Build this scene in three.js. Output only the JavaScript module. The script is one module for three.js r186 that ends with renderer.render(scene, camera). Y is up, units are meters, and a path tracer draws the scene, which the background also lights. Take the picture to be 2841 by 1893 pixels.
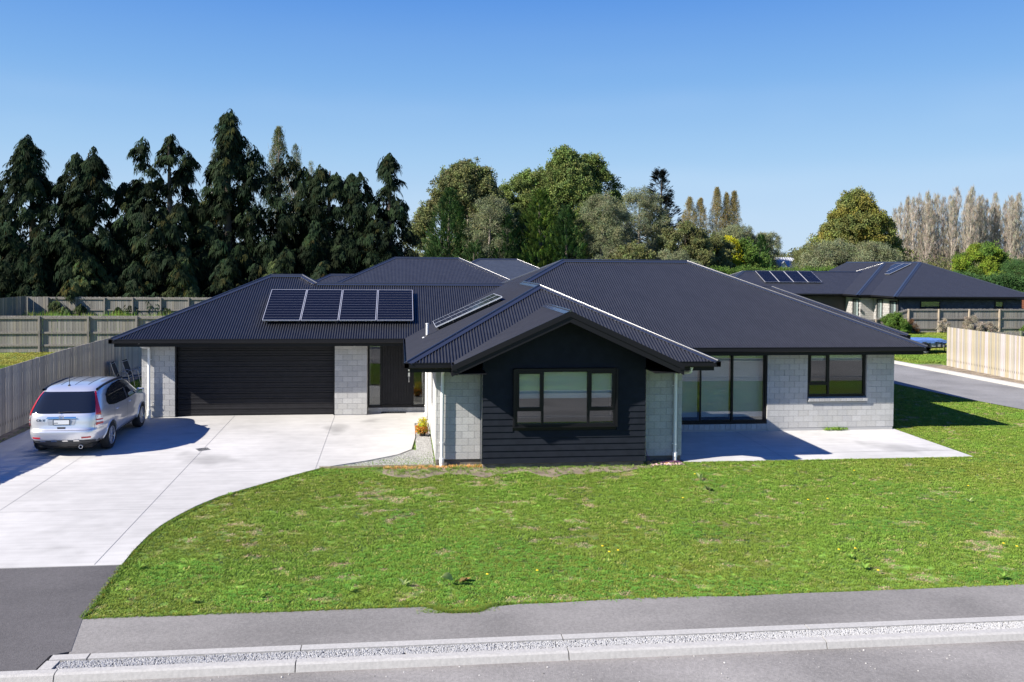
import * as THREE from 'three';
import { mergeGeometries, toCreasedNormals, mergeVertices } from 'three/addons/utils/BufferGeometryUtils.js';
import { RoundedBoxGeometry } from 'three/addons/geometries/RoundedBoxGeometry.js';
import { FontLoader } from 'three/addons/loaders/FontLoader.js';
import { TextGeometry } from 'three/addons/geometries/TextGeometry.js';
import { Brush, Evaluator, SUBTRACTION } from 'three-bvh-csg';

// ───────────────────────── camera, sky, sun, exposure ─────────────────────────
const scene = new THREE.Scene();
const rad = THREE.MathUtils.degToRad;
const camera = new THREE.PerspectiveCamera(51.26, 1067.6 / 802.2, 0.1, 3000);
camera.setViewOffset(1067.6, 802.2, 43.6, 120.2, 1024, 682);          // a level-ish drone lens, shifted down
camera.position.set(0, 4.77, 26.293);
camera.rotation.order = 'YXZ';
camera.rotation.set(rad(-1.261), rad(-6.108), rad(0.413));
const toSun = new THREE.Vector3(-1.37, 1, 0.46).normalize();
const sun = new THREE.DirectionalLight(new THREE.Color().setRGB(1, 0.94, 0.85), 4.9);
sun.position.copy(toSun).multiplyScalar(120);
sun.castShadow = true; sun.shadow.radius = 1; sun.shadow.mapSize.set(4096, 4096);
Object.assign(sun.shadow.camera, { left: -90, right: 90, top: 60, bottom: -60, near: 1, far: 400 });
scene.add(sun, sun.target);
{
  const W = 512, H = 256, d = new Float32Array(W * H * 4);
  const lerp = (a, b, t) => a + (b - a) * t;
  const stops = [[-90, .10, .12, .13], [-0.01, .30, .33, .36], [0, .60, .755, .91], [3, .53, .715, .92], [7, .385, .62, .90], [12, .225, .465, .85], [18.5, .097, .295, .775], [30, .036, .17, .66], [50, .014, .095, .50], [90, .008, .062, .38]];
  const wisp = (u, v) => { let a = 0; for (const [f, k] of [[3, .5], [7, .3], [15, .2]]) { const s = (p, q) => Math.sin(p * 12.9898 + q * 78.233) * 43758.5453 % 1, xi = Math.floor(u * f), yi = Math.floor(v * f * 5), fx = u * f - xi, fy = v * f * 5 - yi, h = (i, j) => Math.abs(s(i, j)), m = (p, q, t) => p + (q - p) * t * t * (3 - 2 * t); a += k * m(m(h(xi, yi), h(xi + 1, yi), fx), m(h(xi, yi + 1), h(xi + 1, yi + 1), fx), fy); } return a; };
  for (let y = 0; y < H; y++) for (let x = 0; x < W; x++) {
    const el = ((y + .5) / H - .5) * 180, az = ((x + .5) / W - .5) * 2 * Math.PI;
    let k = 0; while (k < stops.length - 2 && el > stops[k + 1][0]) k++;
    const a = stops[k], b = stops[k + 1], t = THREE.MathUtils.clamp((el - a[0]) / (b[0] - a[0]), 0, 1);
    const i = (y * W + x) * 4;
    const dir = [Math.cos(rad(el)) * Math.cos(az), Math.sin(rad(el)), Math.cos(rad(el)) * Math.sin(az)];
    const mu = dir[0] * toSun.x + dir[1] * toSun.y + dir[2] * toSun.z;
    const g = el > 0 ? 1 + .06 * mu * mu - .01 - .05 * dir[2] * 0 : 1;
    const cloud = el > 0 && el < 16 ? .032 * Math.max(0, wisp((az + 7) * 1.1, el * .045) - .52) * Math.sin(Math.PI * el / 16) * 4 : 0;
    const warm = el > 0 ? .10 * Math.pow(Math.max(mu, 0), 12) : 0;
    for (let c = 0; c < 3; c++) d[i + c] = (lerp(a[c + 1], b[c + 1], t) * g + warm + cloud * (c === 0 ? 1 : c === 1 ? .75 : .35)) / 2.1;
    d[i + 3] = 1;
  }
  const t = new THREE.DataTexture(d, W, H, THREE.RGBAFormat, THREE.FloatType);
  t.mapping = THREE.EquirectangularReflectionMapping; t.magFilter = t.minFilter = THREE.LinearFilter; t.needsUpdate = true;
  scene.background = t; scene.environment = t;
}
const renderer = new THREE.WebGLRenderer({ antialias: true });
renderer.setSize(1024, 682);
renderer.toneMapping = THREE.LinearToneMapping;
renderer.toneMappingExposure = 2.1;
renderer.shadowMap.enabled = true; renderer.shadowMap.type = THREE.PCFSoftShadowMap;

// ───────────────────────── helpers ─────────────────────────
function rng(seed) { let s = seed >>> 0; return () => { s = (s + 0x6d2b79f5) | 0; let t = Math.imul(s ^ (s >>> 15), 1 | s); t = (t + Math.imul(t ^ (t >>> 7), 61 | t)) ^ t; return ((t ^ (t >>> 14)) >>> 0) / 4294967296; }; }
const clamp = THREE.MathUtils.clamp, lerp = THREE.MathUtils.lerp, sstep = (a, b, x) => THREE.MathUtils.smoothstep(x, a, b);
const V = (x, y, z) => new THREE.Vector3(x, y, z);
const hash = (x, y, s) => { let h = Math.imul(x, 374761393) ^ Math.imul(y, 668265263) ^ Math.imul(s, 2147483647 ^ 0x5bd1e995); h = Math.imul(h ^ (h >>> 13), 1274126177); return ((h ^ (h >>> 16)) >>> 0) / 4294967296; };
function pnoise(x, y, p, s) {               // value noise, periodic with period p (0 = never)
  const xi = Math.floor(x), yi = Math.floor(y), fx = x - xi, fy = y - yi, u = fx * fx * (3 - 2 * fx), v = fy * fy * (3 - 2 * fy);
  const w = (a) => p ? ((a % p) + p) % p : a;
  const h = (a, b) => hash(w(a), w(b), s);
  return lerp(lerp(h(xi, yi), h(xi + 1, yi), u), lerp(h(xi, yi + 1), h(xi + 1, yi + 1), u), v);
}
function fbm(u, v, f, oct, s, periodic = true) { let a = .5, t = 0, n = 0; for (let o = 0; o < oct; o++) { t += a * pnoise(u * f, v * f, periodic ? f : 0, s + o); n += a; a *= .5; f *= 2; } return t / n; }
function tex(n, metres, fn, srgb = true, my = metres) {
  const d = new Uint8Array(n * n * 4);
  for (let y = 0; y < n; y++) for (let x = 0; x < n; x++) {
    const c = fn(x / n, y / n), i = (y * n + x) * 4;
    for (let k = 0; k < 3; k++) d[i + k] = clamp((Array.isArray(c) ? c[k] : c) * 255, 0, 255);
    d[i + 3] = 255;
  }
  const t = new THREE.DataTexture(d, n, n); t.wrapS = t.wrapT = THREE.RepeatWrapping; t.magFilter = THREE.LinearFilter; t.minFilter = THREE.LinearMipmapLinearFilter; t.generateMipmaps = true;
  if (srgb) t.colorSpace = THREE.SRGBColorSpace;
  t.repeat.set(1 / metres, 1 / my); t.needsUpdate = true; return t;
}
const C = (r, g, b) => new THREE.Color().setRGB(r, g ?? r, b ?? r);
function mat(name, color, o = {}) {
  const { phys, ...rest } = o;
  const m = new (phys ? THREE.MeshPhysicalMaterial : THREE.MeshStandardMaterial)({ roughness: .8, metalness: 0, ...rest });
  m.name = name; m.color.copy(Array.isArray(color) ? C(...color) : color); m.side = THREE.DoubleSide; return m;
}
// uv in metres from position, by the face's main direction
function uvm(geo) {
  const g = geo.index ? geo.toNonIndexed() : geo, p = g.attributes.position, uv = new Float32Array(p.count * 2), a = V(), b = V(), c = V();
  for (let i = 0; i < p.count; i += 3) {
    a.fromBufferAttribute(p, i); b.fromBufferAttribute(p, i + 1); c.fromBufferAttribute(p, i + 2);
    const n = b.clone().sub(a).cross(c.clone().sub(a)); const ax = Math.abs(n.x), ay = Math.abs(n.y), az = Math.abs(n.z);
    for (let k = 0; k < 3; k++) { const q = [a, b, c][k]; const [u, v] = ay >= ax && ay >= az ? [q.x, q.z] : ax >= az ? [q.z, q.y] : [q.x, q.y]; uv[(i + k) * 2] = u; uv[(i + k) * 2 + 1] = v; }
  }
  g.setAttribute('uv', new THREE.BufferAttribute(uv, 2)); if (!g.attributes.normal) g.computeVertexNormals(); return g;
}
const bx = (x0, y0, z0, x1, y1, z1) => { const g = new THREE.BoxGeometry(Math.abs(x1 - x0), Math.abs(y1 - y0), Math.abs(z1 - z0)); g.translate((x0 + x1) / 2, (y0 + y1) / 2, (z0 + z1) / 2); return uvm(g); };
const rbx = (x0, y0, z0, x1, y1, z1, r = .01, s = 2) => { const g = new RoundedBoxGeometry(Math.abs(x1 - x0), Math.abs(y1 - y0), Math.abs(z1 - z0), s, r); g.translate((x0 + x1) / 2, (y0 + y1) / 2, (z0 + z1) / 2); return uvm(g); };
const prep = (g) => { g = g.index ? g.toNonIndexed() : g; for (const k of Object.keys(g.attributes)) if (!['position', 'normal', 'uv'].includes(k)) g.deleteAttribute(k); if (!g.attributes.uv) uvm(g); if (!g.attributes.normal) g.computeVertexNormals(); return g; };
const merge = (list) => mergeGeometries(list.map(prep));
const tube = (pts, r, seg = 24, rs = 8, closed = false) => new THREE.TubeGeometry(new THREE.CatmullRomCurve3(pts, closed, 'catmullrom', .2), seg, r, rs, closed);
const bar = (a, b, r, rs = 8, r2 = r) => { const d = b.clone().sub(a), g = new THREE.CylinderGeometry(r2, r, d.length(), rs, 1); g.translate(0, d.length() / 2, 0); g.applyQuaternion(new THREE.Quaternion().setFromUnitVectors(V(0, 1, 0), d.normalize())); g.translate(a.x, a.y, a.z); return g; };
const taken = new Map();
const numbered = (n) => { const k = taken.get(n) ?? 0; taken.set(n, k + 1); return k ? n + '_' + String(k).padStart(3, '0') : n; };
function tag(o, label, category, group, kind) { Object.assign(o.userData, { label, category }); if (group) o.userData.group = group; if (kind) o.userData.kind = kind; return o; }
function thing(name, label, category, pos = [0, 0, 0], turn = 0, group) { const g = new THREE.Group(); g.name = numbered(name); scene.add(g); g.position.set(...pos); g.rotation.y = turn; return tag(g, label, category, group); }
function part(name, geo, m, parent, label) { const o = new THREE.Mesh(Array.isArray(geo) ? merge(geo) : geo, m); o.name = name; o.castShadow = o.receiveShadow = true; parent.add(o); if (label) o.userData.label = label; return o; }
function solo(name, geo, m, label, category, group) { const o = part(numbered(name), geo, m, scene); return tag(o, label, category, group); }
function structure(name, geo, m) { const o = part(numbered(name), geo, m, scene); o.userData.kind = 'structure'; return o; }
const Q = () => new THREE.Quaternion();
function inst(name, geo, m, list, parent, kind) {      // list of {p, q, s (number or Vector3), c}
  const o = new THREE.InstancedMesh(geo, m, list.length), M = new THREE.Matrix4(), S = V();
  list.forEach((e, i) => { typeof e.s === 'number' ? S.setScalar(e.s) : S.copy(e.s); M.compose(e.p, e.q, S); o.setMatrixAt(i, M); if (e.c) o.setColorAt(i, e.c); });
  o.name = name; o.castShadow = o.receiveShadow = true; parent.add(o); if (kind) o.userData.kind = kind; return o;
}
const geom = (pos, uv, nor) => { const g = new THREE.BufferGeometry(); g.setAttribute('position', new THREE.Float32BufferAttribute(pos, 3)); if (uv) g.setAttribute('uv', new THREE.Float32BufferAttribute(uv, 2)); if (nor) g.setAttribute('normal', new THREE.Float32BufferAttribute(nor, 3)); else g.computeVertexNormals(); return g; };

// the lie of the land: falls gently to the road, and away to the right of the house
const gy = (x, z) => -0.03 - 0.016 * clamp(z, -2, 30) - 0.17 * sstep(14.8, 17.5, x) * (1 - .9 * sstep(-16, -28, z));

// ───────────────────────── materials ─────────────────────────
const tConcrete = tex(1024, 9, (u, v) => { const f = fbm(u, v, 6, 5, 1), s = fbm(u * 1, v, 40, 3, 7) , st = pnoise(u * 14, v * 150, 0, 3); const stain = sstep(.62, .8, fbm(u, v, 5, 4, 21)); const k = .80 + .13 * f + .06 * s + .05 * st - .15 * stain; return [k, k * .995, k * .985]; });
const tSpeck = tex(512, 1.2, (u, v) => { const n = hash(Math.floor(u * 512), Math.floor(v * 512), 5), f = fbm(u, v, 64, 2, 9); return .62 + .25 * f + (n > .94 ? .22 : 0) + (n < .07 ? -.25 : 0); });
const tAsph = tex(1024, 7, (u, v) => { const f = fbm(u, v, 5, 4, 31), g = hash(Math.floor(u * 1024), Math.floor(v * 1024), 4), h = fbm(u, v, 256, 1, 3), st = fbm(u * .25, v, 24, 2, 5); const k = .68 + .24 * f + .10 * (h - .5) + .06 * st + (g > .985 ? .2 : 0) - (g < .015 ? .2 : 0); return [k, k, k]; });
const bAsph = tex(512, .8, (u, v) => fbm(u, v, 96, 2, 12), false);
const tBlock = tex(512, 1.1, (u, v) => { const k = .84 + .12 * fbm(u, v, 40, 3, 14) + .08 * (hash(Math.floor(u * 512), Math.floor(v * 512), 8) - .5); return [k, k, k * .995]; });
const bBlock = tex(512, .6, (u, v) => fbm(u, v, 90, 2, 17), false);
const tWood = tex(512, .9, (u, v) => { const w = fbm(u, v * .12, 40, 3, 3, false), k = .70 + .3 * w - .12 * sstep(.62, .75, fbm(u, v * .3, 8, 2, 11)); return [k, k * .99, k * .97]; }, true, 2.2);
const tKnot = tex(512, 1.6, (u, v) => { let k = .76 + .24 * fbm(u, v * .15, 36, 3, 33, false); for (let i = 0; i < 14; i++) { const a = hash(i, 3, 1), b = hash(i, 7, 2), dx = Math.abs(u - a), dy = Math.abs(v - b) * .6, r = Math.hypot(dx, dy); k -= .45 * Math.exp(-r * r / .00012); } return [k, k * .985, k * .96]; }, true, 2.6);
const tDirt = tex(512, 2.4, (u, v) => { const k = .55 + .45 * fbm(u, v, 12, 5, 44); return [k, k * .96, k * .9]; });
const tTurf = tex(1024, 11, (u, v) => { const a = fbm(u, v, 9, 4, 51), b = fbm(u, v, 90, 2, 52), d = sstep(.56, .72, fbm(u, v, 40, 3, 60)); const g = .62 + .45 * (a - .5) + .5 * (b - .5); return [lerp(g * .60, .58, d * .5), lerp(g * .82, .54, d * .5), lerp(g * .28, .34, d * .5)]; });
const bFine = tex(512, .5, (u, v) => fbm(u, v, 32, 4, 71), false);
const tPaint = tex(256, 1.7, (u, v) => .80 + .20 * fbm(u, v, 12, 5, 81));

const M = {
  roof: mat('charcoal_roof_steel', [.0255, .0268, .0325], { roughness: .38, map: tPaint }),
  cap: mat('charcoal_flashing', [.024, .027, .036], { phys: true, ior: 1.9, roughness: .27 }),
  fascia: mat('black_fascia', [.010, .010, .012], { phys: true, specularIntensity: .4, roughness: .45 }),
  mortar: mat('mortar', [.37, .367, .36], { roughness: .95, bumpMap: bBlock, bumpScale: .002 }),
  concrete: mat('pale_concrete', [.56, .552, .538], { roughness: .85, map: tConcrete, bumpMap: bFine, bumpScale: .0015 }),
  kerb: mat('kerb_concrete', [.50, .485, .46], { roughness: .9, map: tBlock, bumpMap: bBlock, bumpScale: .002 }),
  joint: mat('saw_cut_joint', [.26, .26, .255], { roughness: .95 }),
  footing: mat('footing_concrete', [.26, .255, .25], { roughness: .95, map: tDirt }),
  path: mat('worn_asphalt', [.300, .284, .264], { roughness: .92, map: tAsph, bumpMap: bAsph, bumpScale: .003 }),
  crossing: mat('dark_asphalt', [.130, .122, .121], { roughness: .9, map: tAsph, bumpMap: bAsph, bumpScale: .003 }),
  road: mat('road_asphalt', [.350, .330, .308], { roughness: .92, map: tAsph, bumpMap: bAsph, bumpScale: .004 }),
  turf: mat('turf_soil', [1, .92, 1], { roughness: 1, map: tTurf, bumpMap: bFine, bumpScale: .02 }),
  farGrass: mat('far_meadow', [.17, .20, .13], { roughness: 1, map: tTurf }),
  dirt: mat('dry_dirt', [.42, .37, .31], { roughness: 1, map: tDirt, bumpMap: bFine, bumpScale: .02 }),
  gravelBase: mat('grey_gravel', [.42, .415, .405], { roughness: 1, map: tSpeck, bumpMap: bFine, bumpScale: .03 }),
  stone: mat('stone_chip', [.40, .395, .385], { roughness: .95 }),
  board: mat('black_weatherboard', [.019, .0225, .031], { phys: true, specularIntensity: .25, roughness: .6, map: tPaint }),
  door: mat('charcoal_door', [.022, .0215, .024], { phys: true, specularIntensity: .4, roughness: .55, map: tPaint }),
  frame: mat('black_aluminium', [.008, .008, .010], { phys: true, specularIntensity: .5, roughness: .35 }),
  glass: mat('window_glass', [.80, .84, .84], { phys: true, roughness: .01, transmission: 1, thickness: 0, ior: 1.85, specularIntensity: 1 }),
  blind: mat('grey_roller_blind', [.86, .86, .85], { roughness: .9, phys: true, transmission: .2, thickness: 0 }),
  rail: mat('blind_rail', [.75, .76, .78], { roughness: .4 }),
  room: mat('room_paint', [.33, .32, .30], { roughness: .9 }),
  carpet: mat('carpet', [.15, .14, .13], { roughness: 1 }),
  pvc: mat('white_pvc', [.80, .80, .78], { roughness: .35 }),
  steel: mat('brushed_steel', [.72, .72, .72], { roughness: .3, metalness: 1 }),
  alu: mat('panel_frame_aluminium', [.78, .78, .79], { roughness: .38, metalness: .6 }),
  cell: mat('solar_cell', [.005, .006, .011], { phys: true, specularIntensity: .35, roughness: .10 }),
  bus: mat('cell_line', [.15, .15, .165], { roughness: .6 }),
  oldWood: mat('weathered_fence_timber', [.31, .29, .265], { roughness: .95, map: tWood }),
  mossWood: mat('mossy_post_timber', [.20, .23, .15], { roughness: .95, map: tWood }),
  newWood: mat('fresh_fence_timber', [.56, .47, .36], { roughness: .9, map: tWood }),
  trunk: mat('bark', [.10, .08, .065], { roughness: 1 }),
  paleBark: mat('pale_bark', [.36, .31, .26], { roughness: 1 }),
  rubber: mat('tyre_rubber', [.018, .018, .018], { roughness: .85 }),
  black: mat('black_plastic', [.018, .018, .019], { roughness: .55 }),
};
// tone variants of one material
const tones = (base, list) => list.map(([k, r = 1, b = 1]) => { const m = base.clone(); m.color.multiply(C(k * r, k, k * b)); m.map = base.map; return m; });
const blockBase = mat('concrete_block', [.535, .53, .52], { roughness: .95, map: tBlock, bumpMap: bBlock, bumpScale: .0015 });
const blockTones = tones(blockBase, [[1], [.93], [1.05], [.91, 1, 1.01], [.97, 1.005, .985], [1.03]]);
const palingTones = tones(mat('weathered_paling', [.47, .445, .42], { roughness: .95, map: tKnot }), [[1], [.86], [1.1, 1.01, .97], [.95, .98, 1.03], [.78], [1.05, 1.02, .94]]);
const greyPalingTones = tones(mat('grey_paling', [.30, .29, .27], { roughness: .95, map: tKnot }), [[1], [.84], [1.14], [.95, .98, 1.03], [1.05, 1.03, .92]]);
const newPalingTones = tones(mat('new_paling', [.44, .41, .36], { roughness: .9, map: tKnot }), [[1], [.88, .98, .98], [1.10, 1, 1.12], [.95, 1.04, .84], [.80, .98, 1.10], [1.12, .99, 1.2], [.9, 1.05, .8]]);

// ───────────────────────── ground, drive, road, paths ─────────────────────────
function strip(A, B, off, thick = 0) {           // A, B: [x, z] lists of equal length; the sheet between them follows the land
  const pos = [], y = (p) => gy(p[0], p[1]) + off;
  const quad = (a, b, c, d) => pos.push(...a, ...b, ...c, ...a, ...c, ...d);
  for (let i = 0; i < A.length - 1; i++) {
    const a = [A[i][0], y(A[i]), A[i][1]], b = [B[i][0], y(B[i]), B[i][1]], c = [B[i + 1][0], y(B[i + 1]), B[i + 1][1]], d = [A[i + 1][0], y(A[i + 1]), A[i + 1][1]];
    quad(a, b, c, d);
    if (thick) { const dn = (p) => [p[0], p[1] - thick, p[2]]; quad(b, dn(b), dn(c), c); quad(d, dn(d), dn(a), a); if (!i) quad(a, dn(a), dn(b), b); if (i === A.length - 2) quad(c, dn(c), dn(d), d); }
  }
  return uvm(geom(pos));
}
function slab(poly, off, thick) {                 // [x, z] outline, any simple polygon
  const sh = new THREE.Shape(poly.map((p) => new THREE.Vector2(p[0], -p[1]))), g = new THREE.ShapeGeometry(sh), p = g.attributes.position, pos = [];
  const idx = g.index.array, y = (x, z) => gy(x, z) + off;
  for (const i of idx) { const x = p.getX(i), z = -p.getY(i); pos.push(x, y(x, z), z); }
  for (let i = 0; thick && i < poly.length; i++) { const a = poly[i], b = poly[(i + 1) % poly.length], A = [a[0], y(...a), a[1]], Bq = [b[0], y(...b), b[1]], D = (q) => [q[0], q[1] - thick, q[2]]; pos.push(...A, ...D(A), ...Bq, ...Bq, ...D(A), ...D(Bq)); }
  return uvm(geom(pos));
}
const range = (a, b, n) => Array.from({ length: n + 1 }, (_, i) => a + (b - a) * i / n);
{
  const xs = [-1500, -700, -350, -200, -140, ...range(-100, -20, 16), ...range(-18, 30, 48), ...range(34, 120, 18), 170, 260, 400, 800, 1500];
  const zs = [-1500, -900, -500, -300, ...range(-220, -40, 18), ...range(-38, 30, 85), 40, 60, 100, 200];
  const y = (x, z) => gy(x, z) - .025 - .17 * sstep(15.3, 15.6, z) * (1 - sstep(23.6, 23.9, z)) + (z < -40 || x < -40 || x > 60 ? .12 * (pnoise(x * .07, z * .07, 0, 3) - .5) : 0);
  const pos = [], uv = [], idx = [];
  for (const z of zs) for (const x of xs) { pos.push(x, y(x, z), z); uv.push(x, z); }
  for (let j = 0; j < zs.length - 1; j++) for (let i = 0; i < xs.length - 1; i++) { const a = j * xs.length + i, b = a + xs.length; idx.push(a, b, a + 1, a + 1, b, b + 1); }
  const g = new THREE.BufferGeometry(); g.setAttribute('position', new THREE.Float32BufferAttribute(pos, 3)); g.setAttribute('uv', new THREE.Float32BufferAttribute(uv, 2)); g.setIndex(idx); g.computeVertexNormals();
  structure('ground', g, M.turf);
}
const driveEdge = [[.43, 1.3], [.42, 3.15], [.30, 4.55], [-.06, 5.1], [-.8, 5.65], [-1.84, 6.24], [-2.42, 6.85], [-2.92, 7.43], [-3.40, 7.98], [-3.76, 8.42], [-4.08, 9.05], [-4.30, 9.68], [-4.44, 10.2], [-4.51, 10.75], [-4.54, 11.5], [-4.52, 12.15]];
structure('concrete_driveway', slab([[-10.42, .35], [-7.79, .35], [-7.79, -.6], [.9, -.6], [.9, 1.3], ...driveEdge, [-24, 12.15], [-24, 8.6], [-10.55, 8.6]], .008, .12), M.concrete);
structure('asphalt_crossing', slab([[-40, 12.16], [-4.52, 12.16], [-4.41, 14.15], [-4.2, 15.13], [-4.42, 15.22], [-4.45, 15.6], [-40, 15.6]], 0, .1), M.crossing);
{
  const n = 110, A = range(-4.41, 48, n).map((x) => [x, 14.16 + .06 * (pnoise(x * 1.7, 1, 0, 8) - .5) + .06 * (pnoise(x * 6, 3, 0, 8) - .5) + .20 * Math.exp(-(((x - .9) / .38) ** 2))]), B = range(-4.2, 48, n).map((x) => [x, 15.2]);
  structure('footpath', strip(A, B, -.004, .1), M.path);
  const R0 = range(-60, 70, 60).map((x) => [x, 15.72]), R1 = range(-60, 70, 60).map((x) => [x, 23.7]);
  structure('road', strip(R0, R1, -.085), M.road);
}
const laneNear = [[24.2, 14.1], [23.2, 8], [22.2, 4], [20.89, .32], [20.20, -2.12], [19.85, -5.51], [19.7, -12], [19.7, -48]], laneFar = [[28.6, 14.1], [26.6, 8], [25.4, 4], [24.65, 0], [24.28, -3.92], [24.10, -8.26], [23.91, -12], [23.8, -48]];
{ // the side lane
  structure('side_lane', strip(laneNear, laneFar, .004), mat('lane_asphalt', [.30, .295, .29], { roughness: .92, map: tAsph, bumpMap: bAsph, bumpScale: .003 }));
  const kerbLine = laneFar, off = kerbLine.map(([x, z]) => [x + .17, z]);
  const k = thing('lane_kerb', 'pale concrete kerb along the far side of the side lane', 'kerb');
  for (let i = 0; i < kerbLine.length - 1; i++) {
    const n = Math.max(1, Math.round(Math.hypot(kerbLine[i + 1][0] - kerbLine[i][0], kerbLine[i + 1][1] - kerbLine[i][1]) / 3.2));
    for (let j = 0; j < n; j++) { const t0 = j / n + .002, t1 = (j + 1) / n - .002, L = (P, t) => [lerp(P[i][0], P[i + 1][0], t), lerp(P[i][1], P[i + 1][1], t)]; part('kerb_segment', strip([L(kerbLine, t0), L(kerbLine, t1)], [L(off, t0), L(off, t1)], .14, .2), M.kerb, k); }
  }
}
{ // patio
  const p = structure('patio', slab([[6.98, 2.9], [14.60, 2.9], [14.70, 6.30], [7.02, 6.30], [6.98, 5.9]], -.008, .16), mat('patio_concrete', [.585, .58, .575], { roughness: .85, map: tConcrete, bumpMap: bFine, bumpScale: .001 }));
  part('saw_joint', strip([[7.0, 5.6], [14.66, 5.6]], [[7.0, 5.611], [14.66, 5.611]], -.004), M.joint, p);
  part('saw_joint', strip([[9.7, 3.05], [9.7, 6.29]], [[9.711, 3.05], [9.711, 6.29]], -.004), M.joint, p);
}
{ // saw cuts in the drive
  const d = scene.getObjectByName('concrete_driveway');
  const cut = (x0, z0, x1, z1, w = .009) => { const n = V(z1 - z0, 0, -(x1 - x0)).normalize().multiplyScalar(w / 2); part('saw_joint', strip([[x0 - n.x, z0 - n.z], [x1 - n.x, z1 - n.z]], [[x0 + n.x, z0 + n.z], [x1 + n.x, z1 + n.z]], .012), M.joint, d); };
  cut(-5.08, -.1, -4.96, 12.13); cut(-2.02, .05, -1.98, 6.33); cut(-7.82, .4, -7.80, 12.13); cut(-10.4, 6.5, -2.2, 6.5, .006); cut(-24, 9.1, -4.1, 9.2, .006);
}
// kerb and gravel channel by the road
{
  const front = thing('road_kerb', 'long white concrete kerb at the road edge, nearest the camera', 'kerb');
  const back = thing('footpath_kerb', 'long cream concrete kerb between footpath and gravel channel', 'kerb');
  const seg = (parent, x0, x1, z0, z1, top, h) => part('kerb_segment', strip([[x0, z0], [x1, z0]], [[x0, z1], [x1, z1]], top, h), M.kerb, parent);
  const kf = (x0, x1) => { // a kerb with a sloping face
    const pr = [[15.60, -.03], [15.60, .004], [15.612, .012], [15.70, .010], [15.735, -.006], [15.77, -.095]], pos = [];
    const P = (x, k) => [x, gy(x, pr[k][0]) + pr[k][1], pr[k][0]];
    for (let k = 0; k < pr.length - 1; k++) pos.push(...P(x0, k), ...P(x0, k + 1), ...P(x1, k + 1), ...P(x0, k), ...P(x1, k + 1), ...P(x1, k));
    for (const x of [x0, x1]) for (let k = 1; k < pr.length - 1; k++) pos.push(...P(x, 0), ...P(x, k), ...P(x, k + 1));
    part('kerb_segment', uvm(geom(pos)), M.kerb, front);
  };
  const cuts = [-18, -14.6, -11.1, -7.65, -4.17, -1.29, 2.19, 5.70, 9.2, 12.7, 16.2, 19.7, 23.2];
  for (let i = 0; i < cuts.length - 1; i++) kf(cuts[i] + .007, cuts[i + 1] - .007);
  const cb = [-3.92, -1.27, 2.19, 5.65, 9.2, 12.7, 16.2, 19.7, 23.2];
  seg(back, -4.38, -3.934, 15.22, 15.355, .006, .12);
  for (let i = 0; i < cb.length - 1; i++) seg(back, cb[i] + .007, cb[i + 1] - .007, 15.22, 15.355, .004, .12);
  part('kerb_segment', strip([[-4.40, 15.37], [-4.24, 15.37]], [[-4.42, 15.59], [-4.26, 15.59]], .004, .12), M.kerb, back);
  const ch = structure('gravel_channel', strip(range(-4.25, 24, 30).map((x) => [x, 15.35]), range(-4.25, 24, 30).map((x) => [x, 15.605]), -.03), M.gravelBase);
  const r = rng(5), list = [], g = new THREE.DodecahedronGeometry(1, 0);
  for (let i = 0; i < 26000; i++) { const x = -4.23 + r() * 16, z = 15.36 + r() * .236, s = .0045 + r() * .005; const k = .85 + .26 * r(); list.push({ p: V(x, gy(x, z) - .022 + r() * .008, z), q: Q().setFromEuler(new THREE.Euler(r() * 6, r() * 6, r() * 6)), s: V(s * 1.4, s, s), c: C(k, k * 1.01, k * 1.03) }); }
  inst('stone_chip', g, M.stone, list, ch, 'stuff');
  const k2 = thing('opposite_kerb', 'concrete kerb on the opposite side of the road, behind the viewer', 'kerb');
  part('kerb_segment', [strip(range(-30, 40, 20).map((x) => [x, 23.62]), range(-30, 40, 20).map((x) => [x, 23.8]), .02, .12)], M.kerb, k2);
}
// garden bed of gravel by the entrance wing, with its timber edge
{
  const bed = structure('gravel_bed', slab([[.86, 1.31], [.86, 6.21], [-1.82, 6.21], ...driveEdge.slice(0, 6).reverse().map(([x, z]) => [x + .012, z])], -.03, .05), M.gravelBase);
  const r = rng(8), list = [], g = new THREE.DodecahedronGeometry(1, 0);
  for (let i = 0; i < 15000; i++) { const z = 1.35 + r() * 4.85, lim = z < 4.55 ? .43 : lerp(.30, -1.80, Math.pow((z - 4.55) / 1.68, 1.25)), x = lim + r() * (.84 - lim); if (x > .84) continue; const s = .006 + r() * .011, k = .55 + .6 * r(); list.push({ p: V(x, gy(x, z) - .026, z), q: Q().setFromEuler(new THREE.Euler(r() * 6, r() * 6, r() * 6)), s: V(s * 1.3, s * .8, s), c: C(k, k * .99, k * .96) }); }
  inst('stone_chip', g, M.stone, list, bed, 'stuff');
  const e = thing('timber_edging', 'thin timber garden edging between gravel bed and front lawn', 'edging');
  const tim = mat('edging_timber', [.42, .36, .24], { map: tWood });
  part('edging_board', bx(-.65, -.17, 6.225, .8, -.095, 6.25), tim, e); part('edging_board', bx(-1.9, -.17, 6.225, -.66, -.10, 6.25), tim, e);
}
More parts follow.
